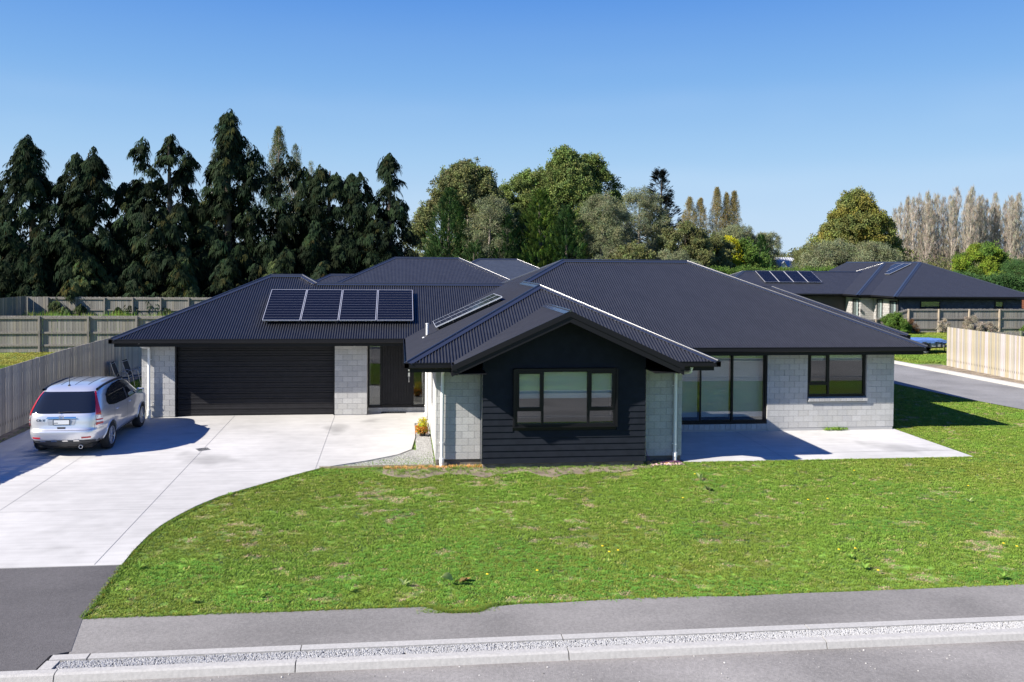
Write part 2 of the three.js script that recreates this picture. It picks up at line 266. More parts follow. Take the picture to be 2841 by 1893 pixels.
// bare strip of dirt along the front wall
const dirtFront = (x) => 7.0 + .55 * (pnoise(x * 1.1, 2, 0, 4) - .3) + .3 * (pnoise(x * 4, 5, 0, 4) - .5) - (x > 5.2 ? (x - 5.2) * .3 : 0) + (x < 1 ? .25 : 0) - (x < .3 ? (.3 - x) * .6 : 0);
{
  const xs = range(-.4, 6.95, 44), top = xs.map((x) => [x, x < .86 ? 6.255 : x > 1.9 && x < 5.95 ? 6.5 : 6.1]), bot = xs.map((x) => [x, Math.max(6.3, dirtFront(x))]);
  structure('dirt_border', strip(top, bot, -.012), M.dirt);
  structure('lane_verge', strip([[24.1, -12], [24.27, -8.2], [24.45, -3.9], [24.82, 0], [25.57, 4]], [[26.1, -11.6], [26.1, -8.2], [26.0, -3.9], [25.9, 0], [26.2, 4]], -.008), M.dirt);
  const fs = range(-18, 8.4, 30); structure('fence_strip', strip(fs.map((z) => [-10.86, z]), fs.map((z) => [-10.46 + .03 * pnoise(z * 2, 1, 0, 3), z]), .0015), M.dirt);
}
{ // loose chips on the road beside the kerb
  const r = rng(91), list = [], g = new THREE.DodecahedronGeometry(1, 0); for (let i = 0; i < 260; i++) { const x = -6 + r() * 18, z = 15.8 + Math.pow(r(), 1.7) * 1.4, s = .004 + .011 * r() * r(), k = .35 + 1.2 * r(); list.push({ p: V(x, gy(x, z) - .083, z), q: Q().setFromEuler(new THREE.Euler(r() * 6, r() * 6, 0)), s: V(s * 1.3, s * .8, s), c: C(k, k * .98, k * .94) }); }
  tag(inst(numbered('road_chips'), g, M.stone, list, scene, 'stuff'), 'loose stone chips scattered on the road along the kerb', 'stone chips');
}

// ───────────────────────── the house ─────────────────────────
const house = thing('house', 'single storey grey block house with black hip roofs, garage and dark clad front gable', 'house');
const TAN = .457, EY = 2.43;
// corrugated sheet over a plan polygon; along = the axis the ribs run (down the slope)
function corrugated(poly, yAt, along, pitch = .076, amp = .0145, per = 8) {
  const ac = along === 'z' ? 0 : 1, al = 1 - ac, as = poly.map((p) => p[ac]), a0 = Math.min(...as), a1 = Math.max(...as), n = Math.ceil((a1 - a0) / (pitch / per));
  const span = (a) => { let lo = 1e9, hi = -1e9; for (let i = 0; i < poly.length; i++) { const p = poly[i], q = poly[(i + 1) % poly.length], u = p[ac], w = q[ac]; if (Math.abs(u - w) < 1e-9) { if (Math.abs(u - a) < 1e-6) { lo = Math.min(lo, p[al], q[al]); hi = Math.max(hi, p[al], q[al]); } continue; } const t = (a - u) / (w - u); if (t >= -1e-9 && t <= 1 + 1e-9) { const v = p[al] + t * (q[al] - p[al]); lo = Math.min(lo, v); hi = Math.max(hi, v); } } return [lo, hi]; };
  const e = .05, g = V(), pos = [], nor = [], uv = [], idx = [];
  const [cx, cz] = poly.reduce((s, p) => [s[0] + p[0] / poly.length, s[1] + p[1] / poly.length], [0, 0]);
  g.set(-(yAt(cx + e, cz) - yAt(cx - e, cz)) / (2 * e), 1, -(yAt(cx, cz + e) - yAt(cx, cz - e)) / (2 * e)).normalize();
  for (let i = 0; i <= n; i++) {
    const a = clamp(a0 + (a1 - a0) * i / n, a0 + 1e-6, a1 - 1e-6), [lo, hi] = span(a), ph = 2 * Math.PI * a / pitch, d = amp * Math.cos(ph), sl = -amp * Math.sin(ph) * 2 * Math.PI / pitch;
    for (const v of [lo, hi]) {
      const x = ac ? v : a, z = ac ? a : v, q = V(x, yAt(x, z), z).addScaledVector(g, d); pos.push(q.x, q.y, q.z);
      const m = g.clone(); if (ac) m.z -= sl * 1; else m.x -= sl * 1; m.normalize(); nor.push(m.x, m.y, m.z); uv.push(x, z);
    }
    if (i) { const k = i * 2; ac ? idx.push(k - 2, k, k - 1, k, k + 1, k - 1) : idx.push(k - 2, k - 1, k, k, k - 1, k + 1); }
  }
  const b = new THREE.BufferGeometry(); b.setAttribute('position', new THREE.Float32BufferAttribute(pos, 3)); b.setAttribute('normal', new THREE.Float32BufferAttribute(nor, 3)); b.setAttribute('uv', new THREE.Float32BufferAttribute(uv, 2)); b.setIndex(idx); return b.toNonIndexed();
}
// folded capping with a round roll along a ridge or hip
function capping(A, B, w = .15, drop = .42, r = .028) {
  const d = B.clone().sub(A).normalize(), s = d.clone().cross(V(0, 1, 0)).normalize(), up = s.clone().cross(d).normalize(), out = [];
  const hip = Math.abs(d.y) > .1, k = hip ? drop * .72 : drop;
  const a0 = A.clone().addScaledVector(up, .022), b0 = B.clone().addScaledVector(up, .022);
  for (const sg of [1, -1]) { const o = s.clone().multiplyScalar(sg * w).addScaledVector(up, -k * w), p = [a0, b0, b0.clone().add(o), a0.clone().add(o)], L = V(0, -.012, 0); const q = p.map((v) => v.clone().add(L)); const f = (a, b, c, e) => out.push(geom([a, b, c, a, c, e].flatMap((v) => v.toArray()))); f(...p); f(p[2], p[3], q[3], q[2]); }
  out.push(bar(a0, b0, r, 10)); return uvm(merge(out));
}
function gutter(A, B, inward) {                    // quad gutter and fascia board between two eave corners; inward = unit vector towards the wall
  const along = B.clone().sub(A), L = along.length(), g = [], pr = [[0, 0], [0, -.105], [.02, -.125], [.10, -.125], [.10, -.01]];
  const d = along.normalize(), pos = [];
  const P = (t, q) => A.clone().addScaledVector(d, t).addScaledVector(inward, q[0]).add(V(0, q[1], 0)).toArray();
  for (let k = 0; k < pr.length - 1; k++) pos.push(...P(0, pr[k]), ...P(L, pr[k]), ...P(L, pr[k + 1]), ...P(0, pr[k]), ...P(L, pr[k + 1]), ...P(0, pr[k + 1]));
  for (const t of [0, L]) for (let k = 1; k < pr.length - 1; k++) pos.push(...P(t, pr[0]), ...P(t, pr[k]), ...P(t, pr[k + 1]));
  // rolled front lip
  g.push(geom(pos), bar(V(...P(0, [0, 0])), V(...P(L, [0, 0])), .011, 8));
  return uvm(merge(g));
}
const roof = part('roof', [
  corrugated([[-8.47, .7], [.15, .7], [3.6, -2.75], [-2.85, -2.75], [-3.40, -3.33], [-4.47, -3.33]], (x, z) => EY + TAN * (.7 - z), 'z'),
  corrugated([[.15, -6.9], [.15, 6.89], [3.88, 3.16], [3.88, -.02], [5.46, -1.6]], (x) => EY + TAN * (x - .15), 'x'),
  corrugated([[.15, 6.89], [1.23, 6.89], [3.88, 4.24], [3.88, 3.16]], (x, z) => EY + TAN * (6.89 - z), 'z'),
  corrugated([[7.61, 6.89], [6.53, 6.89], [3.88, 4.24], [3.88, 3.16]], (x, z) => EY + TAN * (6.89 - z), 'z'),
  corrugated([[7.61, 6.89], [3.88, 3.16], [3.88, -.02], [7.61, 3.71]], (x) => EY + TAN * (7.61 - x), 'x'),
  corrugated([[3.88, -.02], [5.46, -1.6], [9.8, -1.6], [15.1, 3.71], [7.61, 3.71]], (x, z) => EY + TAN * (3.71 - z), 'z'),
  corrugated([[1.23, 7.42], [1.23, 6.89], [3.88, 4.24], [3.88, 7.42]], (x) => EY + TAN * (x - 1.23) + .012, 'x'),
  corrugated([[6.53, 7.42], [6.53, 6.89], [3.88, 4.24], [3.88, 7.42]], (x) => EY + TAN * (6.53 - x) + .012, 'x'),
  // hidden faces, seen only from elsewhere
  corrugated([[15.1, 3.71], [9.8, -1.6], [15.1, -6.9]], (x) => EY + TAN * (15.1 - x), 'x', .076, .0085, 4),
  corrugated([[.15, -6.9], [5.46, -1.6], [9.8, -1.6], [15.1, -6.9]], (x, z) => EY + TAN * (z + 6.9), 'z', .076, .0085, 4),
  corrugated([[-8.47, .7], [-4.47, -3.33], [-8.47, -7.36]], (x) => EY + TAN * (x + 8.47), 'x', .076, .0085, 4),
  corrugated([[-8.47, -7.36], [-4.47, -3.33], [-3.40, -3.33], [.15, -7.36]], (x, z) => EY + TAN * (z + 7.36), 'z', .076, .0085, 4),
  corrugated([[-3.40, -3.33], [-2.85, -2.75], [-2.0, -3.6], [.15, -7.36]], (x) => 4.27 + .42 * (-3.40 - x) , 'x', .076, .0085, 4),
  corrugated([[-2.85, -2.75], [3.6, -2.75], [3.6, -6], [-2.0, -6]], (x, z) => 4.0 + TAN * (z + 2.75), 'z', .076, .0085, 4),
  // rear right wing
  corrugated([[9.5, -.16], [17.0, -.16], [13.7, -3.46], [9.5, -3.46]], (x, z) => EY + TAN * (-.16 - z), 'z'),
  corrugated([[17.0, -.16], [13.7, -3.46], [13.7, -6], [17.0, -9]], (x) => EY + TAN * (17.0 - x), 'x', .076, .0085, 4),
], M.roof, house);
{
  const E = (x, z) => V(x, EY, z), caps = [];
  const P = (x, y, z) => V(x, y, z);
  const rG = EY + TAN * 4.03, rL = EY + TAN * 3.45, rW = EY + TAN * 3.73, rM = EY + TAN * 5.31, rF = EY + TAN * 2.65;
  for (const [a, b, w] of [
    [E(-8.47, .7), P(-4.47, rG, -3.33), .14], [P(-4.47, rG, -3.33), P(-3.40, rG, -3.33), .15], [P(-3.40, rG, -3.33), P(-2.85, rL, -2.75), .14], [P(-2.85, rL, -2.75), P(3.6, rL, -2.75), .15],
    [E(.15, 6.89), P(3.88, rW, 3.16), .14], [E(7.61, 6.89), P(3.88, rW, 3.16), .14], [P(3.88, rW, 3.16), P(3.88, rW, -.02), .15], [P(3.88, rW, -.02), P(5.46, rM, -1.6), .14],
    [P(5.46, rM, -1.6), P(9.8, rM, -1.6), .15], [E(15.1, 3.71), P(9.8, rM, -1.6), .14], [P(3.88, rF + .012, 7.43), P(3.88, rF + .012, 4.24), .15],
    [E(17.0, -.16), P(13.7, EY + TAN * 3.3, -3.46), .14], [E(.15, -6.9), P(5.46, rM, -1.6), .14], [E(15.1, -6.9), P(9.8, rM, -1.6), .14], [E(-8.47, -7.36), P(-4.47, rG, -3.33), .14],
  ]) part('ridge_cap', capping(a, b, w), M.cap, roof);
  const inZ = V(0, 0, -1), inXp = V(1, 0, 0), inXn = V(-1, 0, 0), gy0 = EY - .005;
  const gut = (x0, z0, x1, z1, inward) => part('gutter', gutter(V(x0, gy0, z0), V(x1, gy0, z1), inward), M.fascia, roof);
  const o = .055;
  gut(-8.47 - o, .7 + o, .15, .7 + o, inZ); gut(.15 - o, .75, .15 - o, 6.89 + o, inXp); gut(.15 - o, 6.89 + o, 1.20, 6.89 + o, inZ); gut(6.56, 6.89 + o, 7.61 + o, 6.89 + o, inZ); gut(1.23 - o, 6.95, 1.23 - o, 7.42, inXp); gut(6.53 + o, 6.95, 6.53 + o, 7.42, inXn);
  gut(7.61 + o, 6.89 + o, 7.61 + o, 3.76, inXn); gut(7.67, 3.71 + o, 15.1 + o, 3.71 + o, inZ); gut(15.1 + o, 3.71 + o, 15.1 + o, -.1, inXn); gut(-8.47 - o, .7 + o, -8.47 - o, -7.4, inXp);
  gut(15.2, -.16 + o, 17.0 + o, -.16 + o, inZ); gut(17.0 + o, -.16 + o, 17.0 + o, -8.9, inXn);
  // fascias and soffits
  const fas = (x0, z0, x1, z1) => part('fascia_board', bx(Math.min(x0, x1), 2.20, Math.min(z0, z1), Math.max(x0, x1), 2.40, Math.max(z0, z1)), M.fascia, roof);
  fas(-8.40, .60, .23, .635); fas(-8.40, -7.3, -8.365, .6); fas(.215, .64, .25, 6.79); fas(.215, 6.79, 1.28, 6.825); fas(6.48, 6.79, 7.545, 6.825); fas(1.26, 6.79, 1.295, 7.38); fas(6.465, 6.79, 6.50, 7.38); fas(7.51, 3.64, 7.545, 6.79); fas(7.55, 3.61, 15.035, 3.645); fas(15.0, -.1, 15.035, 3.61); fas(15.04, -.26, 16.935, -.225); fas(16.9, -8.9, 16.935, -.26);
  const sof = (x0, z0, x1, z1) => part('soffit', bx(x0, 2.215, z0, x1, 2.235, z1), M.fascia, roof);
  sof(-8.38, -7.3, .24, .61); sof(.24, -6.8, 7.52, 6.14); sof(.24, 6.14, 1.96, 6.80); sof(5.91, 6.14, 7.52, 6.80); sof(1.28, 6.81, 1.96, 7.37); sof(5.91, 6.81, 6.48, 7.37); sof(7.53, -6.8, 15.02, 3.62); sof(15.03, -6.8, 16.92, -.24);
  // the gable's barge boards
  for (const sg of [-1, 1]) {
    const x0 = 3.88 + sg * 2.72, y0 = EY - TAN * .07, n = V(sg * TAN, 1, 0).normalize(), barge = (z0, z1, top, h) => { const pos = [], a = [3.88, rF + top], b = [x0, y0 + top], c = [x0, y0 + top - h], d = [3.88, rF + top - h]; const f = (p, q, r, s) => pos.push(...p, ...q, ...r, ...p, ...r, ...s), at = (p, z) => [p[0], p[1], z]; f(at(a, z1), at(b, z1), at(c, z1), at(d, z1)); f(at(a, z0), at(b, z0), at(c, z0), at(d, z0)); f(at(c, z0), at(c, z1), at(d, z1), at(d, z0)); f(at(a, z0), at(a, z1), at(b, z1), at(b, z0)); f(at(b, z0), at(b, z1), at(c, z1), at(c, z0)); return uvm(geom(pos)); };
    part('barge_board', barge(7.365, 7.40, .005, .235), M.fascia, roof); part('barge_flashing', barge(7.403, 7.425, .03, .13), M.fascia, roof);
    // sloping soffit under the gable's overhang
    part('soffit', barge(6.64, 7.365, -.20, .02), M.fascia, roof);
  }
  // plumbing vent on the left slope
  part('vent_pipe', [bar(V(.74, 2.66, 2.95), V(.74, 3.04, 2.95), .035, 14), new THREE.CylinderGeometry(.042, .042, .03, 14).translate(.74, 3.05, 2.95)], M.pvc, roof);
  part('vent_flashing', [new THREE.CylinderGeometry(.05, .13, .06, 16).rotateZ(.43).translate(.73, 2.71, 2.95)], M.black, roof);
  part('sealant', [rbx(.60, 2.655, 3.02, .80, 2.675, 3.10, .008).rotateZ(0), rbx(.62, 2.66, 3.0, .66, 2.69, 3.12, .008)], M.pvc, roof);
}
// walls: a mortar backing with separate blocks standing 5 mm proud of it
let blockCount = 0;
const blockGeo = new Map();
function blockShape(w, h) { const k = Math.round(w * 1000) + '_' + Math.round(h * 1000); if (!blockGeo.has(k)) { const g = new RoundedBoxGeometry(w, h, .05, 1, .0018); g.deleteAttribute('uv'); blockGeo.set(k, uvm(g)); } return blockGeo.get(k); }
const rb = rng(77);
function blockFace(wall, u0, u1, y1, at, holes = [], phase = 0, turn = 0) {
  const bw = .30, bh = .17, gap = .007;
  for (let row = 0; row * bh < y1; row++) {
    const ya = row * bh, yb = Math.min(ya + bh, y1);
    let cuts = [u0, u1]; for (const [a, b, c, d] of holes) if (ya < d - .02 && yb > c + .02) cuts.push(a, b);
    cuts = [...new Set(cuts)].sort((a, b) => a - b);
    for (let i = 0; i < cuts.length - 1; i++) {
      const [s, e] = [cuts[i], cuts[i + 1]], m = (s + e) / 2; if (holes.some(([a, b, c, d]) => m > a && m < b && ya < d - .02 && yb > c + .02)) continue;
      let x = s; const off = (row % 2 ? .15 : 0) + phase;
      while (x < e - .02) { let nx = Math.min(e, (Math.floor((x - u0 - off + 1e-6) / bw) + 1) * bw + u0 + off); if (e - nx < .04) nx = e; const w = nx - x - gap, h = yb - ya - gap;
        if (w > .02 && h > .02) { const o = new THREE.Mesh(blockShape(w, h), blockTones[Math.floor(rb() * 5.999)]); o.name = 'concrete_block'; o.castShadow = o.receiveShadow = true; const p = at((x + nx) / 2, (ya + yb) / 2); o.position.copy(p); o.rotation.y = turn; o.position.add(V((rb() - .5) * .001, 0, (rb() - .5) * .002)); wall.add(o); blockCount++; }
        x = nx; }
    }
  }
}
function wall(boxes, m = M.mortar, label) { return part('wall', boxes, m, house, label); }
const HY = 2.22;
const w1 = wall([bx(-7.80, -.3, -.24, -6.84, HY, -.010)]); blockFace(w1, -7.81, -6.83, HY, (u, y) => V(u, y, -.025), [], .22);
const w2 = wall([bx(-2.01, -.3, -.44, -1.05, HY, -.010)]); blockFace(w2, -2.03, -1.03, HY, (u, y) => V(u, y, -.025), [], -.05);
blockFace(w2, 0, .42, HY, (u, y) => V(-1.055, y, -.05 - u), [], 0, Math.PI / 2);
const w3 = wall([bx(.88, 0, 5.96, 1.95, HY, 6.180)]); blockFace(w3, .855, 1.935, HY, (u, y) => V(u, y, 6.165), [], .19);
const w4 = wall([bx(5.93, 0, 5.96, 6.95, HY, 6.180)]); blockFace(w4, 5.935, 6.975, HY, (u, y) => V(u, y, 6.165), [], .04);
const w5 = wall([bx(10.66, -.3, 2.76, 11.86, HY, 3.005), bx(11.86, -.3, 2.76, 13.68, .74, 3.005), bx(13.68, -.3, 2.76, 14.52, HY, 3.005), bx(11.86, 2.2, 2.76, 13.68, HY, 3.005)]);
blockFace(w5, 10.63, 14.545, HY, (u, y) => V(u, y, 2.99), [[11.86, 13.68, .765, 2.3]], .07);
// side faces, seen from the side only: the left wall of the entrance wing has its blocks in view at a glancing angle
const w6 = wall([bx(.857, 0, -.45, 1.08, HY, 3.35), bx(.857, 0, 3.35, 1.08, .9, 4.35), bx(.857, 0, 4.35, 1.08, HY, 5.96)]);
blockFace(w6, 0, 6.6, HY, (u, y) => V(.875, y, 6.14 - u), [[1.79, 2.79, .9, 2.3]], 0, -Math.PI / 2);
wall([bx(6.75, 0, 3.01, 6.95, HY, 5.96), bx(6.95, 0, 2.76, 7.7, HY, 2.985), bx(14.31, -.3, -6.2, 14.52, HY, 2.76), bx(-7.80, -.3, -6.6, -7.58, HY, -.24), bx(-7.6, -.3, -6.8, .9, HY, -6.6), bx(.9, -.3, -6.5, 14.5, HY, -6.3), bx(14.52, -.3, -6.3, 16.3, HY, -.86)], blockBase);
part('foundation', [bx(.87, -.5, 5.95, 6.96, -.004, 6.15), bx(1.97, -.5, 6.12, 5.90, -.03, 6.54), bx(.87, -.5, -.4, 1.07, -.004, 5.95), bx(6.8, -.5, 2.9, 6.96, -.004, 5.95)], M.footing, house);
part('concrete_floor', bx(-7.6, -.12, -6.5, 14.3, .03, -.5), M.carpet, house); part('concrete_floor', [bx(1.08, -.12, -.5, 6.75, .03, 5.95), bx(6.96, -.12, -.5, 14.3, .03, 2.75)], M.carpet, house);
part('ceiling', [bx(-7.58, 2.19, -6.58, 14.3, 2.212, -.46), bx(1.08, 2.19, -.46, 6.75, 2.212, 6.0), bx(6.75, 2.19, -.46, 14.3, 2.212, 2.76)], M.room, house);
part('partition', [bx(1.08, 0, 2.0, 6.75, 2.19, 2.1), bx(6.75, 0, -3.6, 14.3, 2.19, -3.5), bx(-1.2, 0, -3.6, 1.08, 2.19, -3.5), bx(-1.05, 0, -3.5, -.95, 2.19, -.6), bx(6.7, 0, -3.5, 6.8, 2.19, 2.9), bx(10.75, 0, -3.5, 10.85, 2.19, 2.76)], M.room, house);

// garage door of ribbed boards, in its recess
{
  const d = part('garage_door', [bx(-6.83, -.01, -.24, -6.79, HY, -.02), bx(-2.07, -.01, -.24, -2.03, HY, -.02), bx(-6.79, 2.17, -.24, -2.07, HY, -.14), bx(-6.79, -.02, -.20, -2.07, 2.17, -.17)], M.frame, house);
  const h = 2.165 / 13;
  for (let i = 0; i < 13; i++) { const y = .005 + i * h, pos = [], A = [-6.785, -2.075], pr = [[y, -.172], [y + .006, -.150], [y + h * .30, -.146], [y + h * .38, -.151], [y + h - .012, -.146], [y + h - .006, -.168]];
    for (let k = 0; k < pr.length - 1; k++) pos.push(A[0], ...pr[k], A[1], ...pr[k], A[1], ...pr[k + 1], A[0], ...pr[k], A[1], ...pr[k + 1], A[0], ...pr[k + 1]);
    part('door_panel', uvm(geom(pos)), M.door, d); }
}
// front entrance: planked door between two sidelights
{
  const z = -.45, e = part('entrance', [bx(-1.03, .13, z - .1, -.97, 2.2, z), bx(-.64, .13, z - .1, -.58, 2.2, z), bx(.38, .13, z - .1, .43, 2.2, z), bx(.75, .13, z - .1, .84, 2.2, z), bx(-.97, .13, z - .1, .75, .205, z), bx(-.97, 2.14, z - .1, .75, 2.2, z)], M.frame, house);
  const d = part('front_door', bx(-.575, .21, z - .06, .375, 2.135, z - .035), M.door, house);
  for (let i = 0; i < 11; i++) part('door_plank', rbx(-.573 + i * .0862 + .004, .212, z - .04, -.573 + (i + 1) * .0862 - .004, 2.133, z - .012, .004, 1), M.door, d);
  part('handle', [rbx(.245, 1.10, z - .012, .305, 1.24, z + .004, .006), tube([V(.275, 1.12, z), V(.275, 1.10, z + .05), V(.275, .98, z + .05), V(.275, .95, z)], .011, 16, 8), rbx(.258, .93, z - .012, .292, .975, z + .004, .006)], M.steel, d);
  part('lock', [new THREE.CylinderGeometry(.03, .03, .03, 16).rotateX(Math.PI / 2).translate(.275, 1.315, z)], M.steel, d);
  for (const [a, b] of [[-.97, -.64], [.43, .75]]) part('sidelight_pane', bx(a, .205, z - .062, b, 2.14, z - .056), M.glass, e);
  const st = part('doorstep', bx(-1.02, -.2, z - .1, .84, .118, z + .012), M.mortar, house);
  for (let i = 0; i < 12; i++) part('step_block', rbx(-1.02 + i * .155 + .004, -.02, z - .02, -1.02 + (i + 1) * .155 - .004, .126, z + .03, .004, 1), blockTones[i % 6], st);
}
// windows
function windowUnit(x0, x1, y0, y1, z, mull, transoms, label, dp = .07, tilt = 0) {      // transoms: [bay, height]; each bay or sash its pane
  const f = .055, bays = [x0, ...mull, x1], fr = [bx(x0, y0, z - dp, x1, y0 + f, z), bx(x0, y1 - f, z - dp, x1, y1, z), bx(x0, y0 + f, z - dp, x0 + f, y1 - f, z), bx(x1 - f, y0 + f, z - dp, x1, y1 - f, z), ...mull.map((m) => bx(m - f / 2, y0 + f, z - dp, m + f / 2, y1 - f, z))];
  const o = part('window', fr, M.frame, house, label), pane = (a, c, z0, b, d, z1, par) => { const g = bx(a, 0, 0, b, d - c, z1 - z0); g.rotateX(-tilt); g.translate(0, c, z0); part('pane', g, M.glass, par); };
  for (let i = 0; i < bays.length - 1; i++) {
    const a = bays[i] + (i ? f / 2 : f), b = bays[i + 1] - (i < bays.length - 2 ? f / 2 : f), t = transoms.find((q) => q[0] === i)?.[1];
    const rows = t ? [[y0 + f, t - f / 2], [t + f / 2, y1 - f]] : [[y0 + f, y1 - f]];
    if (t) part('transom', bx(a, t - f / 2, z - dp, b, t + f / 2, z - .002), M.frame, o);
    rows.forEach(([c, d], k) => {
      if (t && k) { const s = .04; part('sash', [bx(a + .001, c + .001, z - .03, b - .001, c + s, z + .012), bx(a + .001, d - s, z - .03, b - .001, d - .001, z + .012), bx(a + .001, c + s, z - .03, a + s, d - s, z + .012), bx(b - s, c + s, z - .03, b - .001, d - s, z + .012)], M.frame, o); pane(a + s, c + s, z - .022, b - s, d - s, z - .016, o); }
      else pane(a, c, z - .042, b, d, z - .036, o);
    });
  }
  return o;
}
{
  const w = windowUnit(2.72, 5.165, .875, 2.22, 6.66, [3.38, 4.50], [[0, 1.26], [2, 1.255]], 'three bay window in the dark cladding with blinds half down', .07, rad(.9));
  part('window_surround', [bx(2.675, .84, 6.58, 5.21, .873, 6.70), bx(2.675, .873, 6.58, 2.718, 2.235, 6.69), bx(5.167, .873, 6.58, 5.21, 2.235, 6.69), bx(2.718, 2.222, 6.58, 5.167, 2.25, 6.69)], M.frame, w);
  for (const [a, b] of [[2.76, 3.36], [3.40, 4.48], [4.52, 5.12]]) { part('blind', bx(a, 1.545, 6.525, b, 2.18, 6.529), M.blind, w); part('blind_rail', rbx(a, 1.518, 6.518, b, 1.543, 6.536, .006), M.rail, w); }
  const r = windowUnit(11.88, 13.66, .915, 2.20, 2.97, [12.52], [[0, 1.27]], 'black framed window with a side sash in the right block wall');
  const s = part('window_sill', bx(11.87, .745, 2.80, 13.67, .80, 3.0), M.mortar, house);
  for (let i = 0; i < 11; i++) { const g = rbx(-.078, -.045, -.13, .078, .045, .13, .004, 1); g.rotateX(.14); const o = part('sill_block', g, blockTones[(i * 5) % 6], s); o.position.set(11.865 + (i + .5) * .1655, .838, 2.965); }
  part('blind', bx(11.95, 1.95, 2.86, 13.6, 2.17, 2.864), M.blind, r);
  const sw = part('window', [bx(.885, .9, 3.35, .95, .955, 4.35), bx(.885, 2.14, 3.35, .95, 2.2, 4.35), bx(.885, .955, 3.35, .95, 2.14, 3.405), bx(.885, .955, 4.295, .95, 2.14, 4.35)], M.frame, house, 'narrow side window in the left wall of the entrance wing'); part('pane', bx(.91, .955, 3.405, .916, 2.14, 4.295), M.glass, sw);
}
{ // sliding door onto the patio
  const z = 2.97, x = [7.70, 8.65, 9.60, 10.63], d = part('sliding_door', [bx(7.70, .13, z - .12, 10.63, .19, z + .01), bx(7.70, 2.15, z - .12, 10.63, 2.215, z + .01), bx(7.70, .19, z - .12, 7.75, 2.15, z + .01), bx(10.58, .19, z - .12, 10.63, 2.15, z + .01)], M.frame, house, 'wide three leaf sliding glass door onto the patio');
  for (let i = 0; i < 3; i++) { const a = i ? x[i] - .02 : 7.75, b = i < 2 ? x[i + 1] + .02 : 10.58, zz = z - (i % 2 ? .06 : .02), s = .048; part('leaf', [bx(a, .19, zz - .035, a + s, 2.15, zz), bx(b - s, .19, zz - .035, b, 2.15, zz), bx(a + s, .19, zz - .035, b - s, .24, zz), bx(a + s, 2.11, zz - .035, b - s, 2.15, zz)], M.frame, d); part('pane', bx(a + s, .24, zz - .02, b - s, 2.11, zz - .014), M.glass, d); }
  for (let i = 0; i < 3; i++) part('blind', bx(x[i] + .04, .3, z - .22, x[i + 1] - .03, 2.13, z - .216), M.blind, d);
  const st = part('doorstep', bx(7.0, -.2, 2.76, 10.66, .118, 2.985), M.mortar, house);
  for (let i = 0; i < 23; i++) part('step_block', rbx(7.02 + i * .1575 + .004, -.03, 2.95, 7.02 + (i + 1) * .1575 - .004, .126, 3.0, .004, 1), blockTones[(i * 7) % 6], st);
}
// dark weatherboards on the front gable
{
  const c = part('cladding', [bx(1.955, -.02, 6.1, 2.72, 2.26, 6.56), bx(5.165, -.02, 6.1, 5.915, 2.26, 6.56), bx(2.72, -.02, 6.42, 5.165, .87, 6.56), bx(2.72, 2.225, 6.42, 5.165, 2.26, 6.56), bx(2.0, 2.265, 6.5, 5.86, 2.62, 6.555), bx(3.0, 2.62, 6.5, 4.76, 3.05, 6.555)], M.frame, house, 'black weatherboard cladding of the front gable');
  const lap = .1528, zb = 6.56;
  const cut = (y, x0, x1) => { const hw = (3.60 - .06 - y) / TAN; return [Math.max(x0, 3.88 - hw), Math.min(x1, 3.88 + hw)]; };
  for (let i = 0; i < 24; i++) {
    const y0 = -.03 + i * lap, y1 = y0 + lap + .012; if (y0 > 3.36) break;
    const spans = y0 > .72 && y0 < 2.20 ? [[1.945, 2.676], [5.209, 5.925]] : [[1.945, 5.925]];
    for (const [a, b] of spans) {
      const [b0, b1] = cut(Math.max(y0, 0), a, b), [t0, t1] = cut(y1, a, b); if (t1 - t0 < .02) continue;
      const F = zb + .032, T = zb + .012, pos = [], f = (p, q, r, s) => pos.push(...p, ...q, ...r, ...p, ...r, ...s);
      f([b0, y0, F], [b1, y0, F], [t1, y1, T], [t0, y1, T]); f([b0, y0, zb - .01], [b1, y0, zb - .01], [b1, y0, F], [b0, y0, F]); f([b0, y0, zb - .01], [b0, y0, F], [t0, y1, T], [t0, y1, zb - .01]); f([b1, y0, F], [t1, y1, T], [t1, y1, zb - .01], [b1, y0, zb - .01]);
      part('weatherboard', uvm(geom(pos)), M.board, c);
    }
  }
  part('corner_flashing', [bx(1.936, -.03, 6.2, 1.95, 2.24, 6.585), bx(5.922, -.03, 6.2, 5.936, 2.24, 6.585)], M.cap, c);
}
// downpipes
function downpipe(pts, foot, clips) {
  const p = part('downpipe', tube(pts.map((q) => V(...q)), .04, 60, 14), M.pvc, house);
  part('pipe_socket', [new THREE.CylinderGeometry(.062, .062, .10, 18).translate(foot[0], foot[1] + .20, foot[2]), new THREE.CylinderGeometry(.052, .052, .22, 18).translate(foot[0], foot[1] + .07, foot[2])], M.pvc, p);
  for (const y of clips) part('bracket', [new THREE.TorusGeometry(.044, .006, 6, 18).rotateX(Math.PI / 2).translate(foot[0], y, foot[2]), bx(foot[0] - .06, y - .012, foot[2] - .07, foot[0] + .06, y + .012, foot[2] - .062), bx(foot[0] - .008, y - .01, foot[2] - .066, foot[0] + .008, y + .01, foot[2] - .04)], M.pvc, p);
}
const straight = (x, z, y0, y1) => [[x, y1, z], [x, y1 - .03, z], [x, (y0 + y1) / 2, z], [x, y0, z]];
downpipe([[-7.70, 2.33, .62], [-7.70, 2.24, .55], [-7.68, 2.16, .30], [-7.58, 2.12, .10], [-7.57, 2.04, .085], [-7.57, 1.9, .085], [-7.57, 1, .085], [-7.57, .05, .085]], [-7.57, -.02, .085], [1.75, .35]);
